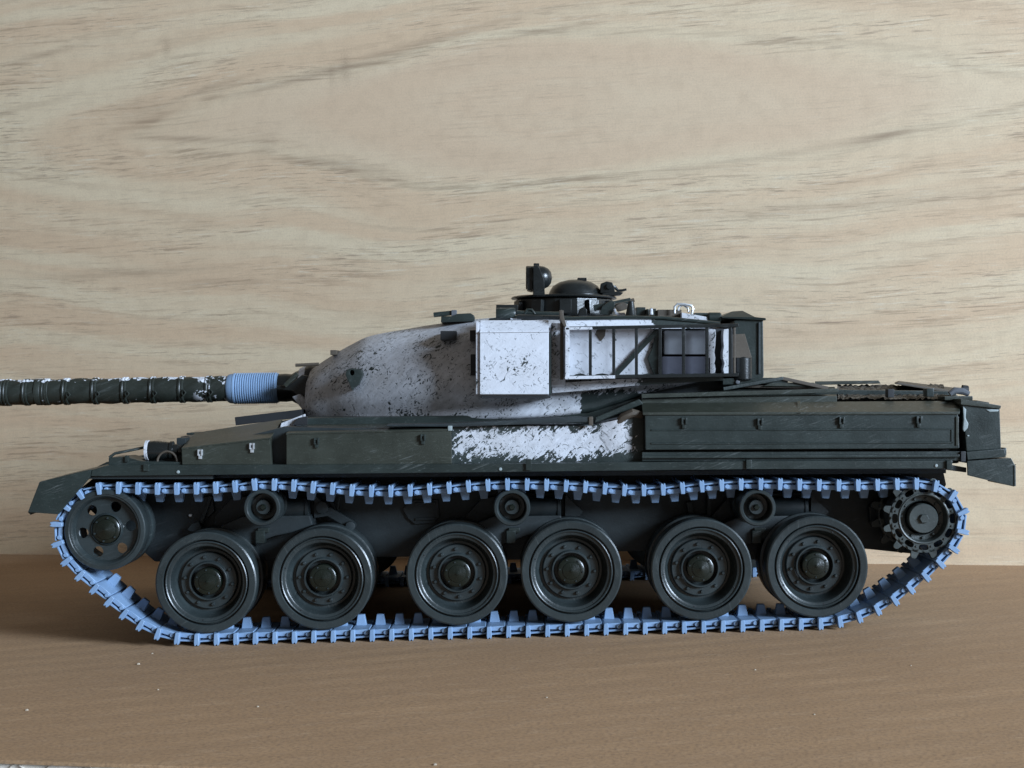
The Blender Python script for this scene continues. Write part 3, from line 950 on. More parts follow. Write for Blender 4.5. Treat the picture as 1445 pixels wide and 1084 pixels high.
# idler with six round holes
def ring_with_holes(r0, r1, y0, y1, n, hr, hw, hh, seg_h=12, ph=0.0, e=0.62):
    """annular plate between radii r0 and r1 with n rounded holes (half sizes hw x hh) at radius hr"""
    bm = MB()
    per = 2 * math.pi / n
    for k in range(n):
        a0 = ph + k * per
        hole = []
        m = 24
        outer = []
        for j in range(m):
            q = 2 * math.pi * j / m
            cx, cy = math.cos(q), math.sin(q)
            hx = math.copysign(abs(cx) ** e, cx) * hw
            hy = math.copysign(abs(cy) ** e, cy) * hh
            hole.append((hr + hx, hy / hr))
            # matching point on the sector border (rectangle in polar space)
            sx = abs(cx) / 1.0
            sy = abs(cy) / 1.0
            s_ = 1.0 / max(sx, sy)
            bx_, by_ = cx * s_, cy * s_
            rr = (r1 if bx_ > 0 else r0)
            rad = hr + (r1 - hr) * bx_ if bx_ > 0 else hr + (hr - r0) * bx_
            outer.append((rad, by_ * per / 2))
        def pt(rad, an, y):
            return (rad * math.cos(a0 + an), y, rad * math.sin(a0 + an))
        vs = [pt(*h, y0) for h in hole] + [pt(*o_, y0) for o_ in outer] + [pt(*h, y1) for h in hole] + [pt(*o_, y1) for o_ in outer]
        fs = []
        for j in range(m):
            j2 = (j + 1) % m
            fs.append((j, j2, m + j2, m + j))
            fs.append((2 * m + j, 3 * m + j, 3 * m + j2, 2 * m + j2))
            fs.append((j, 2 * m + j, 2 * m + j2, j2))
        bm.add(vs, fs)
    bm.lathe([(r1, y0), (r1, y1)], seg=n * 12, a0=ph)
    bm.lathe([(r0, y0), (r0, y1)], seg=n * 12, a0=ph)
    return bm


def make_idler():
    w = part("idler_wheel", ring_with_holes(22, 45.5, 15, 20, 6, 34, 7.6, 7.6, ph=0.15, e=1.0), 'wheel', tank, at=(0, 0, 0), ang=30)
    lathe_part("tyre", [(43.5, 20), (44.5, 10), (46, 7), (48, 4.6), (50, 4.2), (51, 3.2), (56, 3.6), (57.4, 5.2), (57.6, 8), (57.6, 30), (56.5, 32), (52, 32), (52, 44), (56.5, 44), (57.6, 46), (57.6, 62), (56.5, 64), (44, 64), (43.5, 22)], 'wheel', w, 64)
    lathe_part("cone_disc", [(44, 20), (41, 22), (40.5, 25)], 'wheel', w, 48)
    lathe_part("hub_drum", [(24.5, 17.5), (22.6, 13), (21, 11.5), (20, 14), (20, 22)], 'wheel', w, 40)
    lathe_part("hub_cap", [(0.01, 3.5), (1.5, 4.0), (12.5, 7.6), (14, 8.2), (14.6, 9.2), (18, 9.8), (19.4, 11), (20, 13.5), (20, 24), (0.01, 60)], 'hub', w, 44)
    bolts("hub_bolt_ring", 6, 16.6, 9, 1.5, 2.6, 'wheel', w, 0.35, 6)
    return w


idl = make_idler()
pI = I(146.5, 748.5, 0)
idl.location = L(pI.x, 0, pI.z)
i2 = copy_tree(idl, tank)
i2.location = L(pI.x, 650, pI.z)
i2.rotation_euler = (0, 0, math.pi)


# drive sprocket
def make_sprocket():
    m = ring_with_holes(35, 48.5, 12, 18, 12, 41.0, 4.0, 6.8, ph=0.0)
    teeth = MB()
    for k in range(12):
        a = 2 * math.pi * (k + 0.5) / 12 + 0.01
        out = [(46.5, -6.4), (52, -5.0), (56.5, -4.2), (58.6, -2.0), (58.6, 2.0), (56.5, 4.2), (52, 5.0), (46.5, 6.4)]
        near = [(r * math.cos(a) - s * math.sin(a), 12.6, r * math.sin(a) + s * math.cos(a)) for r, s in out]
        teeth.hull8([Vector(v) for v in near], [Vector((v[0], 17.4, v[2])) for v in near])
    w = part("drive_sprocket", m, 'sprocket', tank, at=(0, 0, 0), ang=30)
    part("tooth_ring", teeth, 'sprocket', w, 0.8, at=(0, 0, 0))
    m2 = ring_with_holes(35, 47.5, 80, 86, 12, 41.0, 4.0, 6.8)
    t2 = MB()
    t2.v = [(x, y + 68, z) for x, y, z in teeth.v]
    t2.f = list(teeth.f)
    part("inner_ring", m2, 'sprocket', w, at=(0, 0, 0), ang=30)
    part("tooth_ring", t2, 'sprocket', w, at=(0, 0, 0))
    lathe_part("dish", [(36, 11), (35.2, 10.6), (33.8, 11), (32, 16), (31.4, 24), (25, 25), (24.4, 22), (24.4, 60), (32, 62), (32, 80), (0.01, 80)], 'sprocket', w, 56)
    lathe_part("hub_drum", [(0.01, 12.4), (20, 12.4), (20.8, 13.2), (21, 15), (21, 26)], 'sprocket', w, 44)
    part("axle_nut", MB().lathe([(0.01, 8.4), (6, 8.4), (7, 9.4), (7, 13)], seg=6), 'sprocket', w, at=(0, 0, 0), ang=20)
    bolts("bolt_ring", 11, 28.4, 24.6, 2.1, 3.4, 'sprocket', w, 0.2)
    bolts("outer_bolt_ring", 12, 41.0, 12.2, 1.6, 1.8, 'sprocket', w, math.pi / 12)
    return w


spr = make_sprocket()
pS = I(1307, 733, 0)
spr.location = L(pS.x, 0, pS.z)
s2 = copy_tree(spr, tank)
s2.location = L(pS.x, 650, pS.z)
s2.rotation_euler = (0, 0, math.pi)

# ---------------------------------------------------------------- tracks
TRK = [(1300, 684.5), (1217, 687), (1135, 686.5), (1069, 685), (1000, 688), (940, 693), (885, 694), (836, 690), (780, 687), (722, 685.5), (673, 688), (620, 692), (560, 695.5), (508, 695), (455, 691), (410, 687.5), (369, 685.5),
       (320, 690), (262, 692), (208, 692), (160, 691), (128, 692), (104, 704), (87, 722), (79.5, 740), (79, 756), (86, 780), (102, 801), (121, 819), (142, 837), (163, 855), (185, 873), (207, 887), (233, 897), (262, 901),
       (300, 901), (480, 896.4), (660, 891.8), (840, 887.2), (1020, 882.6), (1120, 880), (1160, 879), (1193, 875), (1220, 867), (1245, 856), (1269, 841), (1290, 825), (1311, 808), (1331, 790), (1349, 769), (1360, 746), (1359, 721), (1346, 702), (1327, 689)]


def catmull(pts, per=24):
    out = []
    n = len(pts)
    for i in range(n):
        p0, p1, p2, p3 = (Vector(pts[(i + k) % n]) for k in (-1, 0, 1, 2))
        for j in range(per):
            t = j / per
            out.append(0.5 * ((2 * p1) + (p2 - p0) * t + (2 * p0 - 5 * p1 + 4 * p2 - p3) * t * t + (3 * p1 - p0 - 3 * p2 + p3) * t ** 3))
    return out


path = catmull([(a, b) for a, b in TRK])
acc = [0.0]
for i in range(len(path)):
    acc.append(acc[-1] + (path[(i + 1) % len(path)] - path[i]).length)
total = acc[-1]


def at_len(s):
    s %= total
    lo, hi = 0, len(path)
    while hi - lo > 1:
        m = (lo + hi) // 2
        if acc[m] <= s: lo = m
        else: hi = m
    f = (s - acc[lo]) / max(1e-9, acc[lo + 1] - acc[lo])
    return path[lo].lerp(path[(lo + 1) % len(path)], f)


NL = round(total / 27.6)
PITCH = total / NL
TW = 104.0
h = PITCH / 2
lk = MB()
# pad plate, pin tubes, slanted grouser plate, end connector, guide horn (outward = -z)
lk.box(-h + 4.5, h + 1.5, 9, TW - 9, -1.2, 5.4)
lk.tube([(h - 2.6, 6, 1.0), (h - 2.6, TW - 6, 1.0)], 3.4, 8)
lk.tube([(-h + 5.4, 12, 1.4), (-h + 5.4, TW - 12, 1.4)], 3.6, 8)
sl_ = [(-h + 9.0, -6.8), (-h + 9.0, -4.0), (h + 2.5, -2.8), (h + 2.5, -5.4)]
lk.hull8([Vector((a_, 7.5, b_)) for a_, b_ in sl_], [Vector((a_, TW - 7.5, b_)) for a_, b_ in sl_])
lk.box(-2.0, 2.5, 16, TW - 16, -4.6, 1.5)
lk.box(-h + 4.6, -h + 8.4, 6.5, TW - 6.5, -9.4, 1.0)
for ya, yb in ((0, 10), (TW - 10, TW)):
    x0_, x1_ = -h + 2.4, -h + 9.8
    lk.hull8([Vector((x0_ + 1, ya, 6.6)), Vector((x1_ - 0.6, ya, 6.6)), Vector((x1_, ya, -6.6)), Vector((x1_ - 0.8, ya, -10.6)), Vector((x1_ - 2.8, ya, -10.6)), Vector((x1_ - 3.2, ya, -9.0)), Vector((x0_ + 3.0, ya, -9.0)), Vector((x0_ + 2.6, ya, -10.6)), Vector((x0_ + 0.6, ya, -10.6)), Vector((x0_, ya, -6))],
             [Vector((x0_ + 1, yb, 6.6)), Vector((x1_ - 0.6, yb, 6.6)), Vector((x1_, yb, -6.6)), Vector((x1_ - 0.8, yb, -10.6)), Vector((x1_ - 2.8, yb, -10.6)), Vector((x1_ - 3.2, yb, -9.0)), Vector((x0_ + 3.0, yb, -9.0)), Vector((x0_ + 2.6, yb, -10.6)), Vector((x0_ + 0.6, yb, -10.6)), Vector((x0_, yb, -6))])
yc = TW / 2
hn = [Vector((-7.6, yc - 6, 5)), Vector((7.6, yc - 6, 5)), Vector((5.0, yc - 4, 20.5)), Vector((-5.0, yc - 4, 20.5))]
lk.hull8(hn, [Vector((v.x, 2 * yc - v.y, v.z)) for v in hn])
link_me = lk.mesh("track_link", 'resin', (0, 0, 0), 0.7, 1, 40, weld=False)
for far in (0, 1):
    tr = empty("track", tank)
    tr['label'] = "pale blue resin track on the %s side" % ('far' if far else 'near')
    for i in range(NL):
        a, b = at_len(i * PITCH), at_len((i + 1) * PITCH)
        pa, pb = I(a.x, a.y), I(b.x, b.y)
        d = pb - pa
        mid = (pa + pb) / 2
        o = bpy.data.objects.new("track_link", link_me)
        COL.objects.link(o)
        o.parent = tr
        o.location = L(mid.x, 546 if far else 0, mid.z)
        o.rotation_euler = (0, math.atan2(-d.z, d.x) + rnd.uniform(-0.025, 0.025), 0)
        o.location.y += rnd.uniform(-1.0, 1.0) * U

# ---------------------------------------------------------------- turret
def interp(tab, x):
    """smooth table lookup, tab = rows with x first"""
    n = len(tab)
    if x <= tab[0][0]: return tab[0][1:]
    if x >= tab[-1][0]: return tab[-1][1:]
    for i in range(n - 1):
        if tab[i][0] <= x <= tab[i + 1][0]:
            break
    p0, p1, p2, p3 = tab[max(i - 1, 0)], tab[i], tab[i + 1], tab[min(i + 2, n - 1)]
    t = (x - p1[0]) / (p2[0] - p1[0])
    res = []
    for k in range(1, len(p1)):
        m1 = (p2[k] - p0[k]) / (p2[0] - p0[0]) * (p2[0] - p1[0])
        m2 = (p3[k] - p1[k]) / (p3[0] - p1[0]) * (p2[0] - p1[0])
        res.append((2 * t ** 3 - 3 * t * t + 1) * p1[k] + (t ** 3 - 2 * t * t + t) * m1 + (-2 * t ** 3 + 3 * t * t) * p2[k] + (t ** 3 - t * t) * m2)
    return res


# px, top row, bottom row, near-side depth, roof half width
TUR = [(424, 536, 588, 272, 14), (426, 526, 595, 246, 28), (434, 518, 598, 224, 40), (468, 497.5, 598, 196, 62), (490, 486, 598, 178, 72), (516, 474.5, 597.5, 160, 84), (574, 464, 597, 128, 104), (621, 457, 596, 108, 122),
       (669, 452, 594, 94, 140), (730, 448, 592, 88, 160), (790, 448, 588, 88, 170), (840, 448, 580, 92, 172), (900, 449, 557, 98, 168), (950, 450, 545, 104, 160), (1000, 455, 536, 112, 150), (1022, 458, 533, 118, 140)]


def turret_section(px):
    top, bot, ys, rh = interp(TUR, px)
    X = (px - CX) * 1.11
    zt = (CY - top) * 1.13
    zb = (CY - bot) * (1 + (ys + 40) / FOC)
    H = zt - zb
    ctrl = [(325, zt + 1.0), (325 - rh * 0.6, zt), (325 - rh, zt - H * 0.035), (ys + (325 - rh - ys) * 0.36, zt - H * 0.22), (ys + 6, zt - H * 0.46), (ys, zt - H * 0.68), (ys + 9, zb + H * 0.12), (ys + 22, zb), (325 - (325 - ys) * 0.5, zb - 1), (325, zb - 1)]
    pts = []
    n = len(ctrl)
    for i in range(n - 1):
        p0, p1, p2, p3 = (Vector(ctrl[max(0, min(n - 1, i + k))]) for k in (-1, 0, 1, 2))
        for j in range(5):
            t = j / 5
            pts.append(0.5 * ((2 * p1) + (p2 - p0) * t + (2 * p0 - 5 * p1 + 4 * p2 - p3) * t * t + (3 * p1 - p0 - 3 * p2 + p3) * t ** 3))
    pts.append(Vector(ctrl[-1]))
    near = [Vector((X, p.x, p.y)) for p in pts]
    far = [Vector((X, 650 - p.x, p.y)) for p in pts[1:-1]][::-1]
    return near + far


secs = [turret_section(424 + (1022 - 424) * (i / 110) ** 1.25) for i in range(111)]
tmb = MB().loft(secs)
turret = part("turret", tmb, 'turret', tank, ang=50)

# lifting lug with a hole on the turret cheek
lug = MB()
lc_ = I(497, 527, 152)
outer, inner_ = [], []
n = 24
tip = I(497.5, 551, 152)
for j in range(n):
    q = 2 * math.pi * j / n
    ox, oz = lc_.x + 10 * math.cos(q), lc_.z + 9 * math.sin(q) - 1
    if oz < lc_.z - 3:
        f = min(1, (lc_.z - 3 - oz) / 7)
        ox = ox * (1 - f * 0.75) + tip.x * f * 0.75
        oz = lc_.z - 3 + (tip.z - lc_.z + 3) * f
    if math.cos(q) > 0.5 and abs(math.sin(q)) < 0.8:
        ox += 6
    outer.append((ox, oz))
    inner_.append((lc_.x + 3.4 * math.cos(q), lc_.z + 1 + 4.2 * math.sin(q)))
va = [Vector((a, 150, b)) for a, b in outer] + [Vector((a, 150, b)) for a, b in inner_] + [Vector((a, 182, b)) for a, b in outer] + [Vector((a, 182, b)) for a, b in inner_]
fa_ = []
for j in range(n):
    k = (j + 1) % n
    fa_ += [(j, k, n + k, n + j), (2 * n + j, 3 * n + j, 3 * n + k, 2 * n + k), (j, 2 * n + j, 2 * n + k, k), (n + j, n + k, 3 * n + k, 3 * n + j)]
lug.add(va, fa_)
part("lifting_lug", lug, 'green', turret, 0.8)
for p0, q0, p1, q1, yy in ((621.5, 467, 644, 480, 120), (663, 466, 672, 481, 92), (664, 500, 672, 530, 80)):
    part("dark_plate", MB().ibox(p0, q0, p1, q1, yy, yy + 40), 'black', turret, 1)
part("sight_rod", MB().tube([I(417, 515.5, 230), I(450, 514, 230)], 2.6, 8), 'brown', turret)
part("roof_edge_block", MB().ibox(466, 494, 475, 501, 240, 280), 'brown', turret, 1)

# gun root: mantlet collar with bracket
GA = I(-40, 555.0, 325)
GB = I(430, 546.8, 325)
gd = (GB - GA).normalized()


def gun_lathe(prof, seg=32, wob=0.0, mat=None):
    """profile of (radius px at barrel depth, px position along the barrel)"""
    k = 1 + 325 / FOC
    rings = []
    nrm = Vector((0, 1, 0))
    up = gd.cross(nrm).normalized()
    if up.z < 0: up = -up
    for (r, px) in prof:
        c = GA + gd * ((px + 40) * k)
        rings.append([c + (nrm * math.cos(q) + up * math.sin(q)) * r * k for q in [2 * math.pi * j / seg for j in range(seg)]])
    return MB().loft(rings)


man = part("mantlet", gun_lathe([(17, 384), (19.5, 392), (20, 404), (19, 412), (22, 417), (25, 424), (30, 432), (33, 440), (30, 452)]), 'green_gloss', tank, ang=40)
part("collar_paint", gun_lathe([(24.6, 423), (27.4, 424.5), (30, 431), (30.6, 434), (28, 436)]), 'rim_white', man)
part("mantlet_bracket", MB().prism([(390, 545), (408, 543), (426, 529), (436, 531), (435, 556), (424, 566), (414, 552), (390, 549)], 272, 300), 'green_gloss', man, 1.5)
part("mantlet_stay", MB().bar(I(402, 545, 268), I(420, 527, 268), 7, 5), 'olive', man, 1)
part("mantlet_flap", MB().prism([(412, 560), (422, 556), (433, 566), (434, 590), (428, 580)], 255, 320), 'rim_white', man, 1.5)

# barrel with thermal-sleeve straps
bp = [(10, -60), (16.8, -58), (17.0, 2), (16.2, 3)]
bar_mb = gun_lathe([(13, -60), (16.2, -58), (16.6, 0), (16.9, 12), (17.0, 60), (17.2, 150), (17.6, 322), (17.6, 330)])
barrel = part("gun_barrel", bar_mb, 'barrel', tank, ang=40)


def wrinkled(px0, px1, r, amp, sag):
    """one canvas-like section of the sleeve between straps: pinched ends, uneven swell"""
    k = 1 + 325 / FOC
    nrm = Vector((0, 1, 0))
    up = gd.cross(nrm).normalized()
    if up.z < 0: up = -up
    rings = []
    seg, st = 36, 14
    ph = rnd.uniform(0, 6)
    for i in range(st + 1):
        f = i / st
        px = px0 + (px1 - px0) * f
        c = GA + gd * ((px + 40) * k)
        ring = []
        for j in range(seg):
            q = 2 * math.pi * j / seg
            pin = 1 - 0.06 * (abs(2 * f - 1) ** 4)
            w = amp * (math.sin(3 * q + ph + 4 * f) * math.sin(math.pi * f) + 0.5 * math.sin(7 * q - ph + 9 * f))
            rr = (r * pin + w) * k
            ring.append(c + (nrm * math.cos(q) + up * math.sin(q)) * rr)
        rings.append(ring)
    return MB().loft(rings)


straps = [12, 39, 66, 95, 136, 178, 217, 258, 296]
ends = [-58] + straps + [326]
for a, b in zip(ends[:-1], ends[1:]):
    part("sleeve_section", wrinkled(a + 1, b - 1, 17.7, 0.75, 0), 'barrel', barrel, ang=60)
for s in straps:
    st = gun_lathe([(17.4, s - 4.2), (19.0, s - 3.4), (19.2, s - 1.2), (18.4, s), (19.2, s + 1.2), (19.0, s + 3.2), (17.4, s + 4.0)])
    sp = part("sleeve_strap", st, 'barrel', barrel)
    c = I(s, 555.0 - (s + 40) * 0.01745, 325) 
# strap buckles on the side facing the viewer
bk = MB()
for s in straps[3:]:
    c = I(s + 1, 555.6 - (s + 40) * 0.01745 + 4, 302)
    bk.tube([Vector((c.x - 3.4, 303, c.z)), Vector((c.x, 301, c.z + 5)), Vector((c.x + 3.4, 303, c.z)), Vector((c.x, 301, c.z - 5)), Vector((c.x - 3.4, 303, c.z))], 1.4, 6)
part("strap_buckles", bk, 'barrel', barrel, kind='stuff')
# muzzle fittings
part("muzzle_ring", gun_lathe([(16, -2), (18.6, 0), (19, 6), (17.6, 8)]), 'barrel', barrel)
part("muzzle_ring", gun_lathe([(17.4, 52), (18.8, 53), (18.8, 60), (18.2, 61), (18.8, 62), (18.8, 71), (17.4, 72)]), 'barrel', barrel)
# ribbed blue sleeve
rb_prof = [(15, 321.5), (18.8, 322), (20.4, 324.5), (21.2, 330), (21.9, 331), (21.9, 333.5), (20.6, 334.4)]
x = 335.0
while x < 391.5:
    rb_prof += [(21.0, x), (22.0, x + 0.9), (22.0, x + 1.9), (20.8, x + 2.7)]
    x += 3.15
rb_prof += [(20.6, 393.5), (15, 394)]
part("ribbed_sleeve", gun_lathe(rb_prof, 48), 'resin', barrel, ang=25, label="ribbed pale blue sleeve on the gun barrel")

# driver's-side fittings between glacis and turret
part("glacis_bar", MB().bar(I(337, 594, 240), I(430, 583, 240), 13, 60), 'black', tank, 1)
part("glacis_step", MB().ibox(329, 603, 345, 608, 200, 260), 'green', tank, 1)
part("glacis_step", MB().ibox(263, 611, 292, 614, 180, 240), 'green', tank, 1)
part("glacis_post", MB().prism([(253, 630), (255, 616), (266, 615), (270, 622), (262, 632)], 120, 170), 'brown', tank, 1)
ws = MB().hull8([I(395, 604, 60), I(397, 597, 60), I(431, 584, 60), I(432, 592, 60), I(412, 604, 60)], [I(395, 604, 100), I(397, 597, 100), I(431, 584, 100), I(432, 592, 100), I(412, 604, 100)])
part("splash_plate", ws, 'rim_white', tank, 1)
part("splash_plate", MB().hull8([I(412, 600, 52), I(420, 590, 52), I(434, 587, 52), I(434, 600, 52)], [I(412, 600, 58), I(420, 590, 58), I(434, 587, 58), I(434, 600, 58)]), 'black', tank, 1)

# white painted stowage box on the turret side
bx0 = MB().hull8([I(677, 468, 40), I(774, 467, 40), I(774, 556, 40), I(677, 557, 40)], [I(677, 452, 62), I(774, 451.5, 62), I(774, 560, 110), I(677, 561, 110)])
tb = MB()
prof_box = [(40, 468), (62, 452), (120, 452), (120, 562), (60, 562), (40, 556.5)]
nearL = [I(677, q, y) for y, q in prof_box]
nearR = [I(774.5, q, y) for y, q in prof_box]
tb.hull8([Vector((I(677, 0, 40).x, v.y, v.z)) for v in nearL], [Vector((I(774.5, 0, 40).x, v.y, v.z)) for v in nearR])
box = part("turret_bin", tb, 'box', tank, 1.4)
part("end_flange", MB().ibox(671.5, 453.5, 676.6, 556.5, 44, 110), 'box', box, 1)
part("bin_shadow_strip", MB().ibox(679, 557.5, 777, 562, 46, 110), 'black', box, 1)  # black strip standing in for the shadow along the bin's underside
part("end_flange", MB().ibox(775, 470, 778, 558, 50, 112), 'green', box, 0.8)
part("lid_strip", MB().hull8([I(677, 469.5, 38.6), I(775, 468.5, 38.6), I(775, 466.5, 39.6), I(677, 467.5, 39.6)], [I(677, 469.5, 42), I(775, 468.5, 42), I(775, 466.5, 42), I(677, 467.5, 42)]), 'box', box)

# dark bay between box and basket
part("turret_side_bay", MB().ibox(778, 456, 798, 546, 66, 120), 'tray', tank, 1.5)
part("bay_post", MB().ibox(790.5, 438, 795.5, 536, 44, 56), 'brown', tank, 1)

# stowage basket
bsk = part("stowage_basket", MB().hull8([I(798, 464, 78), I(932, 464, 78), I(932, 530, 78), I(798, 530, 78)], [v + Vector((0, 5, 0)) for v in (I(798, 464, 78), I(932, 464, 78), I(932, 530, 78), I(798, 530, 78))]), 'basket_back', tank, 1,
           label="stowage basket with white brushed back panel behind thin bars")


def rod(a, b, w, mat, nm, h=None):
    return part(nm, MB().bar(a, b, w, h or w), mat, bsk, 0.7)


rod(I(796, 463.5, 38), I(1042, 459, 38), 4.8, 'green_gloss', "basket_rail")
rod(I(796, 533, 38), I(1042, 529, 38), 4.8, 'green_gloss', "basket_rail")
for px in (833, 866, 898, 931.5, 964.5, 997.5, 1030.5):
    f = (px - 796) / 246
    rod(I(px, 461 - 4 * f, 39), I(px, 534 - 4 * f, 39), 4.4, 'green_gloss', "basket_bar")
rod(I(800.5, 461, 36), I(800.5, 535, 36), 6, 'rim_white', "basket_bar")
rod(I(1036.5, 460, 40), I(1036.5, 529, 40), 3.2, 'brown', "basket_bar")
rod(I(797, 533.2, 34.5), I(868, 532, 34.5), 4.6, 'rim_white', "basket_rail", 4)
rod(I(797, 464, 34.5), I(836, 463.2, 34.5), 4, 'rim_white', "basket_rail", 3)
part("basket_floor", MB().hull8([I(797, 531, 40), I(1040, 527, 40), I(1040, 529.5, 40), I(797, 534, 40)], [I(797, 529, 108), I(1040, 525, 108), I(1040, 527, 108), I(797, 531, 108)]), 'green', bsk)
part("upper_panel", MB().hull8([I(798, 461, 50), I(800, 450.5, 54), I(932, 449.5, 54), I(1012, 457.5, 54), I(1012, 460.5, 50)],
                               [I(798, 461, 58), I(800, 450.5, 100), I(932, 449.5, 100), I(1012, 457.5, 100), I(1012, 460.5, 58)]), 'basket_back', bsk, 1)
part("side_wall", MB().ibox(798.5, 466, 801, 530, 40, 80), 'basket_back', bsk, 0.5)
# diagonal strap and daubs on the back panel
part("diagonal_strap", MB().bar(I(868, 530, 74), I(928, 466, 74), 7, 5), 'green', bsk, 1)
part("brown_smear", MB().prism([(843, 463), (855, 463), (854, 474), (848, 482), (840, 472)], 76, 80), 'brown', bsk, 1.5)
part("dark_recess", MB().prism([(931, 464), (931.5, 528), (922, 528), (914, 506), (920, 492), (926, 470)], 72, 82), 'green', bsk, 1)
part("back_plate", MB().ibox(932, 464, 1034, 530, 84, 90), 'black', bsk)
part("grey_panel", MB().ibox(937, 466, 1001, 500.5, 62, 84), 'grey', bsk, 2.5)
M['grey_dark'] = mat_plain('dark_grey_plastic', (0.055, 0.058, 0.075), 0.30)
part("grey_panel", MB().ibox(934, 503, 1004, 529, 64, 84), 'grey_dark', bsk, 2)
jag = []
for i in range(9):
    jag.append((1003 + rnd.uniform(0, 3), 465 + i * 8))
part("torn_panel", MB().prism([(1000, 464)] + [(p + 5, q) for p, q in jag] + [(1000, 528)], 64, 84), 'rim_white', bsk, 0.6)
jag2 = [(1021 + rnd.uniform(-1.5, 1.5), 465 + i * 8) for i in range(9)]
part("torn_panel", MB().prism(jag2 + [(1028, 528), (1028, 464)], 60, 84), 'rim_white', bsk, 0.6)
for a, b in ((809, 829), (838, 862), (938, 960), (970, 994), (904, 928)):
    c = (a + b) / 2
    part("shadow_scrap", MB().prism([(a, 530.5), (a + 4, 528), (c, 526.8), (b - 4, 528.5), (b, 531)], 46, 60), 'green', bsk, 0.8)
# tray below the basket
part("basket_tray", MB().hull8([I(779, 541, 70), I(868, 535, 62), I(1020, 531, 62), I(1022, 537, 62), I(900, 544, 62), I(830, 551, 66), I(779, 555, 70)],
                               [I(779, 541, 120), I(868, 535, 120), I(1020, 531, 120), I(1022, 537, 120), I(900, 544, 120), I(830, 551, 120), I(779, 555, 120)]), 'tray', tank, 1)

# rear filtration pack and its round canister
pk = MB().prism([(1036, 452), (1077, 450), (1078, 530), (1076, 538), (1036, 541)], 110, 300)
pack = part("rear_pack", pk, 'green', tank, 2)
part("pack_roof", MB().hull8([I(1019, 449, 104), I(1081, 452, 104), I(1081, 449, 104), I(1066, 447.5, 104), I(1048, 438.5, 130), I(1033, 439.5, 130), I(1019, 446.5, 104)],
                             [v + Vector((0, 190, 0)) for v in (I(1019, 449, 104), I(1081, 452, 104), I(1081, 449, 104), I(1066, 447.5, 104), I(1048, 438.5, 130), I(1033, 439.5, 130), I(1019, 446.5, 104))]), 'green', pack, 1)
part("pack_seam", MB().ibox(1070, 455, 1073, 528, 107, 112), 'under', pack, 1)
part("pack_shoulder", MB().hull8([I(1030, 472, 100), I(1051, 471, 100), I(1061, 505, 84), I(1030, 505, 84)], [I(1030, 472, 130), I(1051, 471, 130), I(1061, 505, 130), I(1030, 505, 130)]), 'brown', pack, 1)
can = MB().lathe([(0.01, -2), (13.5, -2), (15, 0), (15, 31), (13, 33), (0.01, 33)], I(1047, 535, 98), axis='Z', seg=32)
part("canister", can, 'green_gloss', pack)
part("pack_foot", MB().prism([(1020, 534), (1090, 533), (1112, 534), (1112, 541), (1020, 543)], 90, 160), 'green', pack, 1)
part("pack_rivet", MB().lathe([(0.01, 86), (3, 87), (3.6, 92)], I(1055, 539, 0), seg=10), 'grey', pack)

# ---------------------------------------------------------------- roof: cupola and fittings
YC = 215.0
roof = part("roof_plate", MB().prism([(690, 449.5), (725, 445.5), (880, 445), (930, 447), (930, 452), (690, 453)], 150, 420), 'green', tank, 1)
cx0, cx1 = I(728, 0, YC).x, I(868, 0, YC).x
ccx = (cx0 + cx1) / 2
rad = (cx1 - cx0) / 2


def zc(q, y=YC):
    return I(0, q, y).z


cup = part("commander_cupola", MB().lathe([(rad - 2, zc(447)), (rad, zc(445)), (rad, zc(422)), (rad - 3, zc(419.5)), (0.01, zc(419.5))], (ccx, YC + rad * 0.62, 0), axis='Z', seg=14), 'green_gloss', tank, 1.2, ang=22)
fy = YC + rad * 0.62
part("cupola_flange", MB().lathe([(0.01, zc(420)), (rad + 6, zc(420)), (rad + 7, zc(418.6)), (rad + 5, zc(416.8)), (0.01, zc(416))], (ccx - 1, fy, 0), axis='Z', seg=40), 'green_gloss', cup)
for k in range(5):
    a = math.radians(205 + 32 * k)
    p = Vector((ccx + math.cos(a) * rad, fy + math.sin(a) * rad, 0))
    q = Vector((math.cos(a), math.sin(a), 0))
    t = Vector((-q.y, q.x, 0))
    bx_ = MB()
    base = [p + t * 10 + q * 1, p - t * 10 + q * 1, p - t * 9 + q * 9, p + t * 9 + q * 9]
    bx_.hull8([v + Vector((0, 0, zc(444))) for v in base], [v * 1.0 + Vector((0, 0, zc(424))) - q * 2 for v in base])
    part("periscope", bx_, 'green_gloss', cup, 1)
hx = I(812, 0, fy).x
hk = 1 + fy / FOC
dome = [(0.01, (CY - 395) * hk), (12, (CY - 395.3) * hk), (26, (CY - 398.5) * hk), (36, (CY - 404) * hk), (41, (CY - 411) * hk), (43, (CY - 415.5) * hk), (46, (CY - 416.5) * hk), (46, (CY - 418.5) * hk)]
part("hatch_dome", MB().lathe(dome, (hx, fy, 0), axis='Z', seg=44), 'green_gloss', cup)
part("hatch_knob", MB().ibox(815, 392, 828, 396.5, fy - 10, fy + 8), 'green_gloss', cup, 1)
part("hatch_hinge", MB().prism([(847, 414), (848, 400), (856, 397), (864, 398.5), (867, 405), (868, 413)], fy - 30, fy - 8), 'green_gloss', cup, 1.5)
part("hinge_pin", MB().lathe([(0.01, -4), (4, -4), (4.6, -2), (4.6, 3)], I(859, 404.5, fy - 30), seg=14), 'green_gloss', cup)
part("hatch_lever", MB().tube([I(866, 404, fy - 20), I(872, 410, fy - 20), I(878, 410, fy - 20), I(884, 408.5, fy - 20)], [3, 2.2, 2.2, 1.8], 8), 'green_gloss', cup)
part("hatch_lever", MB().prism([(850, 414), (872, 411), (880, 413), (876, 416.5), (850, 418)], fy - 34, fy - 10), 'green_gloss', cup, 1)

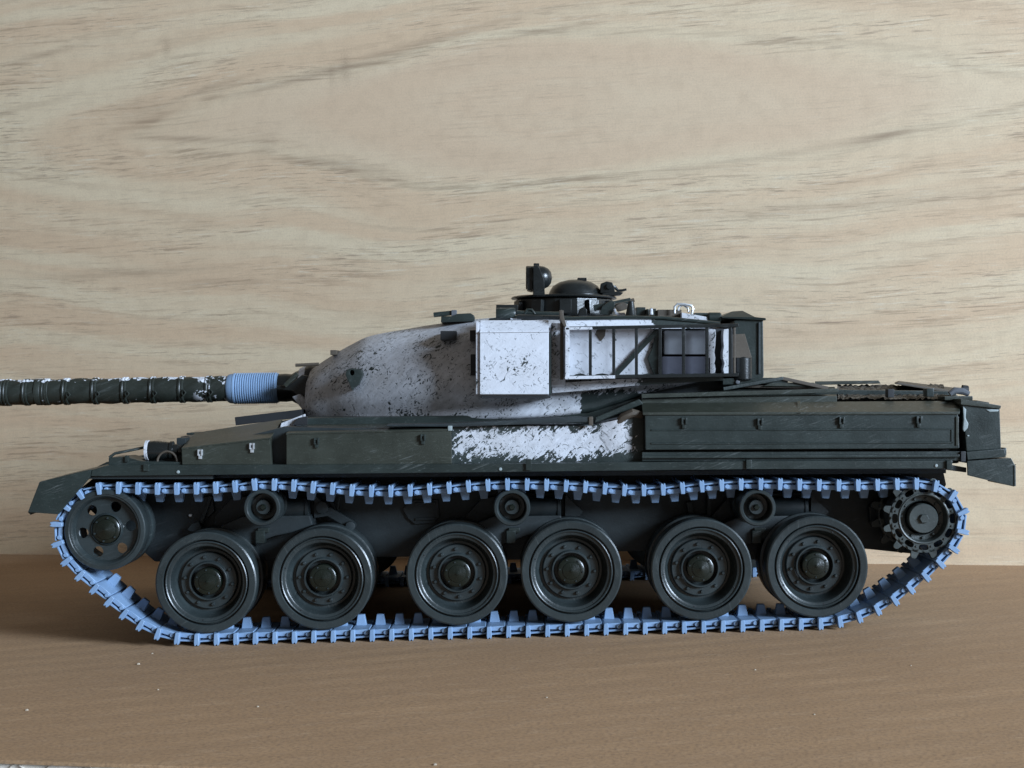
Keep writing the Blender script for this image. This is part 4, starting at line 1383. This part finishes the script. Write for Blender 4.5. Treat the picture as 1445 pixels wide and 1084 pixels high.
# searchlight on its post
slc = I(762, 392, YC - 6)
sl = part("spot_lamp", MB().lathe([(0.01, -22), (17.4, -22), (18.4, -20.5), (18.4, -6), (18.4, -1), (17.6, 6), (14.5, 12.5), (9, 17), (0.01, 19)], slc, axis='X', seg=36), 'green_gloss', tank)
part("lamp_cover", MB().prism([(742.5, 378), (752, 376.5), (752, 411), (744, 409)], YC - 24, YC + 14), 'green_gloss', sl, 1.2)
part("lamp_yoke", MB().prism([(752.5, 376), (758, 373.5), (761.5, 378), (768, 396), (769, 417), (752.5, 417)], YC - 30, YC - 23), 'green_gloss', sl, 1.2)
part("lamp_yoke", MB().prism([(752.5, 376), (758, 373.5), (761.5, 378), (768, 396), (769, 417), (752.5, 417)], YC + 14, YC + 20), 'green_gloss', sl, 1.2)
part("lamp_knob", MB().prism([(753, 371.5), (761, 371.5), (761, 378), (753, 378)], YC - 14, YC - 6), 'green_gloss', sl, 1)
part("lamp_post", MB().ibox(752, 408, 768, 418, YC - 24, YC - 4), 'green_gloss', sl, 1.2)

# machine gun lying beside the cupola
mgx = MB().bar(I(838, 435, 150), I(890, 424.5, 150), 9, 10)
gun = part("machine_gun", mgx, 'green', tank, 1)
part("gun_barrel_tip", MB().tube([I(866, 430, 148), I(895, 423.5, 148)], [3.5, 3], 8), 'brown', gun)
part("gun_cradle", MB().prism([(846, 443), (850, 432), (862, 424), (868, 426), (866, 440), (860, 445)], 138, 146), 'green', gun, 1)
part("gun_cradle", MB().prism([(868, 432), (876, 427), (884, 428), (888, 435), (880, 438), (872, 440)], 140, 148), 'brown', gun, 1.2)
part("ammo_box", MB().prism([(816, 446), (818, 436), (824, 433), (828, 437), (829, 446)], 136, 160), 'green_gloss', gun, 1.5)
part("white_daub", MB().tube([I(867, 436, 132), I(869, 442, 132), I(876, 444.5, 132), (I(882, 443, 132))], [1.6, 2.2, 3.4, 2], 8), 'rim_white', gun)

# row of small fittings along the near roof edge
part("cone_post", MB().lathe([(9.5, 0), (8, 3), (4.4, 20), (3.8, 22), (0.01, 22)], I(890.5, 446, 120), axis='Z', seg=20), 'green_gloss', tank)
for a, q0, b, q1, y, m in ((898, 433.5, 911, 442, 130, 'green'), (912, 436, 916, 443, 124, 'green'), (918, 435.5, 926, 443, 130, 'olive'), (928, 437, 962, 443.5, 126, 'brown'), (700, 430, 731, 437, 190, 'green_gloss'), (980, 441.5, 1000, 447, 124, 'green')):
    part("roof_block", MB().ibox(a, q0, b, q1 + 6, y, y + 26), m, tank, 1.2)
part("white_stub", MB().lathe([(3, 0), (2.4, 9), (0.01, 10)], I(919, 444, 118), axis='Z', seg=12), 'rim_white', tank)
part("wire_handle", MB().tube([I(952, 442, 118), I(952, 433, 118), I(956, 429, 118), I(966, 429.5, 118), I(976, 431.5, 118), I(978, 436, 118), I(976, 443, 118)], 1.9, 8), 'silver', tank)
part("wire_handle", MB().tube([I(957, 438, 122), I(958, 433, 122), I(964, 430.5, 122), I(971, 435, 122), I(972, 441, 122)], 1.6, 8), 'silver', tank)
part("roof_flap", MB().hull8([I(962, 441, 112), I(1008, 449, 112), I(1014, 454, 112), I(962, 450, 112)], [v + Vector((0, 60, 0)) for v in (I(962, 441, 112), I(1008, 449, 112), I(1014, 454, 112), I(962, 450, 112))]), 'rim_white', tank, 1)
part("roof_drum", MB().lathe([(0.01, -10), (6, -10), (7.5, -8), (7.5, 8), (6, 10), (0.01, 10)], I(1008, 448, 116), axis='X', seg=20), 'green', tank)
part("roof_edge", MB().tube([I(795, 449.5, 52), I(880, 448, 52), I(935, 448.5, 52), I(1016, 456.5, 52)], 2.6, 8), 'green', tank)
part("corner_horn", MB().prism([(789, 438), (793, 437), (796, 448), (800, 462), (796, 462), (790, 450)], 40, 50), 'brown', tank, 1)
part("smoke_stub", MB().lathe([(0.01, -15), (8.4, -15), (9, -14), (9, 12), (8, 14), (0.01, 14)], I(714, 443, 120), axis='X', seg=24), 'green', tank)
part("stub_base", MB().prism([(720, 451.5), (720, 449), (735, 448.5), (736, 451.5)], 112, 140), 'rim_white', tank, 1)
part("roof_rail", MB().tube([I(729, 441, 130), I(760, 442.5, 130), I(792, 443, 130)], 3.2, 8), 'green', tank)
part("roof_rail", MB().tube([I(730, 447, 110), I(790, 448.5, 110)], 3.4, 8), 'green_gloss', tank)
part("roof_loop", MB().tube([I(740, 443, 128), I(744, 437, 128), I(750, 437, 128), I(755, 443, 128)], 2, 8), 'green', tank)
# forward sight block
sg = part("sight_block", MB().prism([(622, 455), (622.5, 446.5), (640, 446), (644, 443), (664, 442), (669, 445), (670, 453.5)], 180, 230), 'green', tank, 1.2)
part("sight_tube", MB().bar(I(612, 444.5, 196), I(640, 441.5, 196), 7, 14), 'green', sg, 1)
part("sight_lens", MB().ibox(637, 437.5, 644.5, 450, 186, 200), 'grey', sg, 1)

# ---------------------------------------------------------------- crumbs on the cardboard
cr = MB()
for px, py, r in ((185, 938, 2.6), (212, 974, 1.4), (205, 923, 1.6), (352, 998, 1.6), (26, 1003, 2.2), (1137, 1009, 1.4), (1055, 946, 1.6), (600, 1080, 2), (1275, 940, 1.2), (760, 985, 1.4)):
    k = 359.2 / ((py - CY) + 0.0256 * (px - CX))
    X, Y = (px - CX) * k, (k - 1) * FOC
    w = W(X, Y, 0)
    cr.lathe([(0.01, r * 0.9), (r * 0.7, r * 0.7), (r, 0.2), (r * 0.9, 0)], (w.x / U, w.y / U, 0), axis='Z', seg=6)
M['crumb'] = mat_plain('pale_dust', (0.40, 0.33, 0.25), 0.8)
crumbs = bpy.data.objects.new("dust_crumbs", cr.mesh("dust_crumbs", 'crumb', (0, 0, 0)))
COL.objects.link(crumbs)
crumbs['kind'] = 'stuff'
crumbs['label'] = "pale crumbs of dust scattered on the cardboard"
crumbs['category'] = "crumbs"
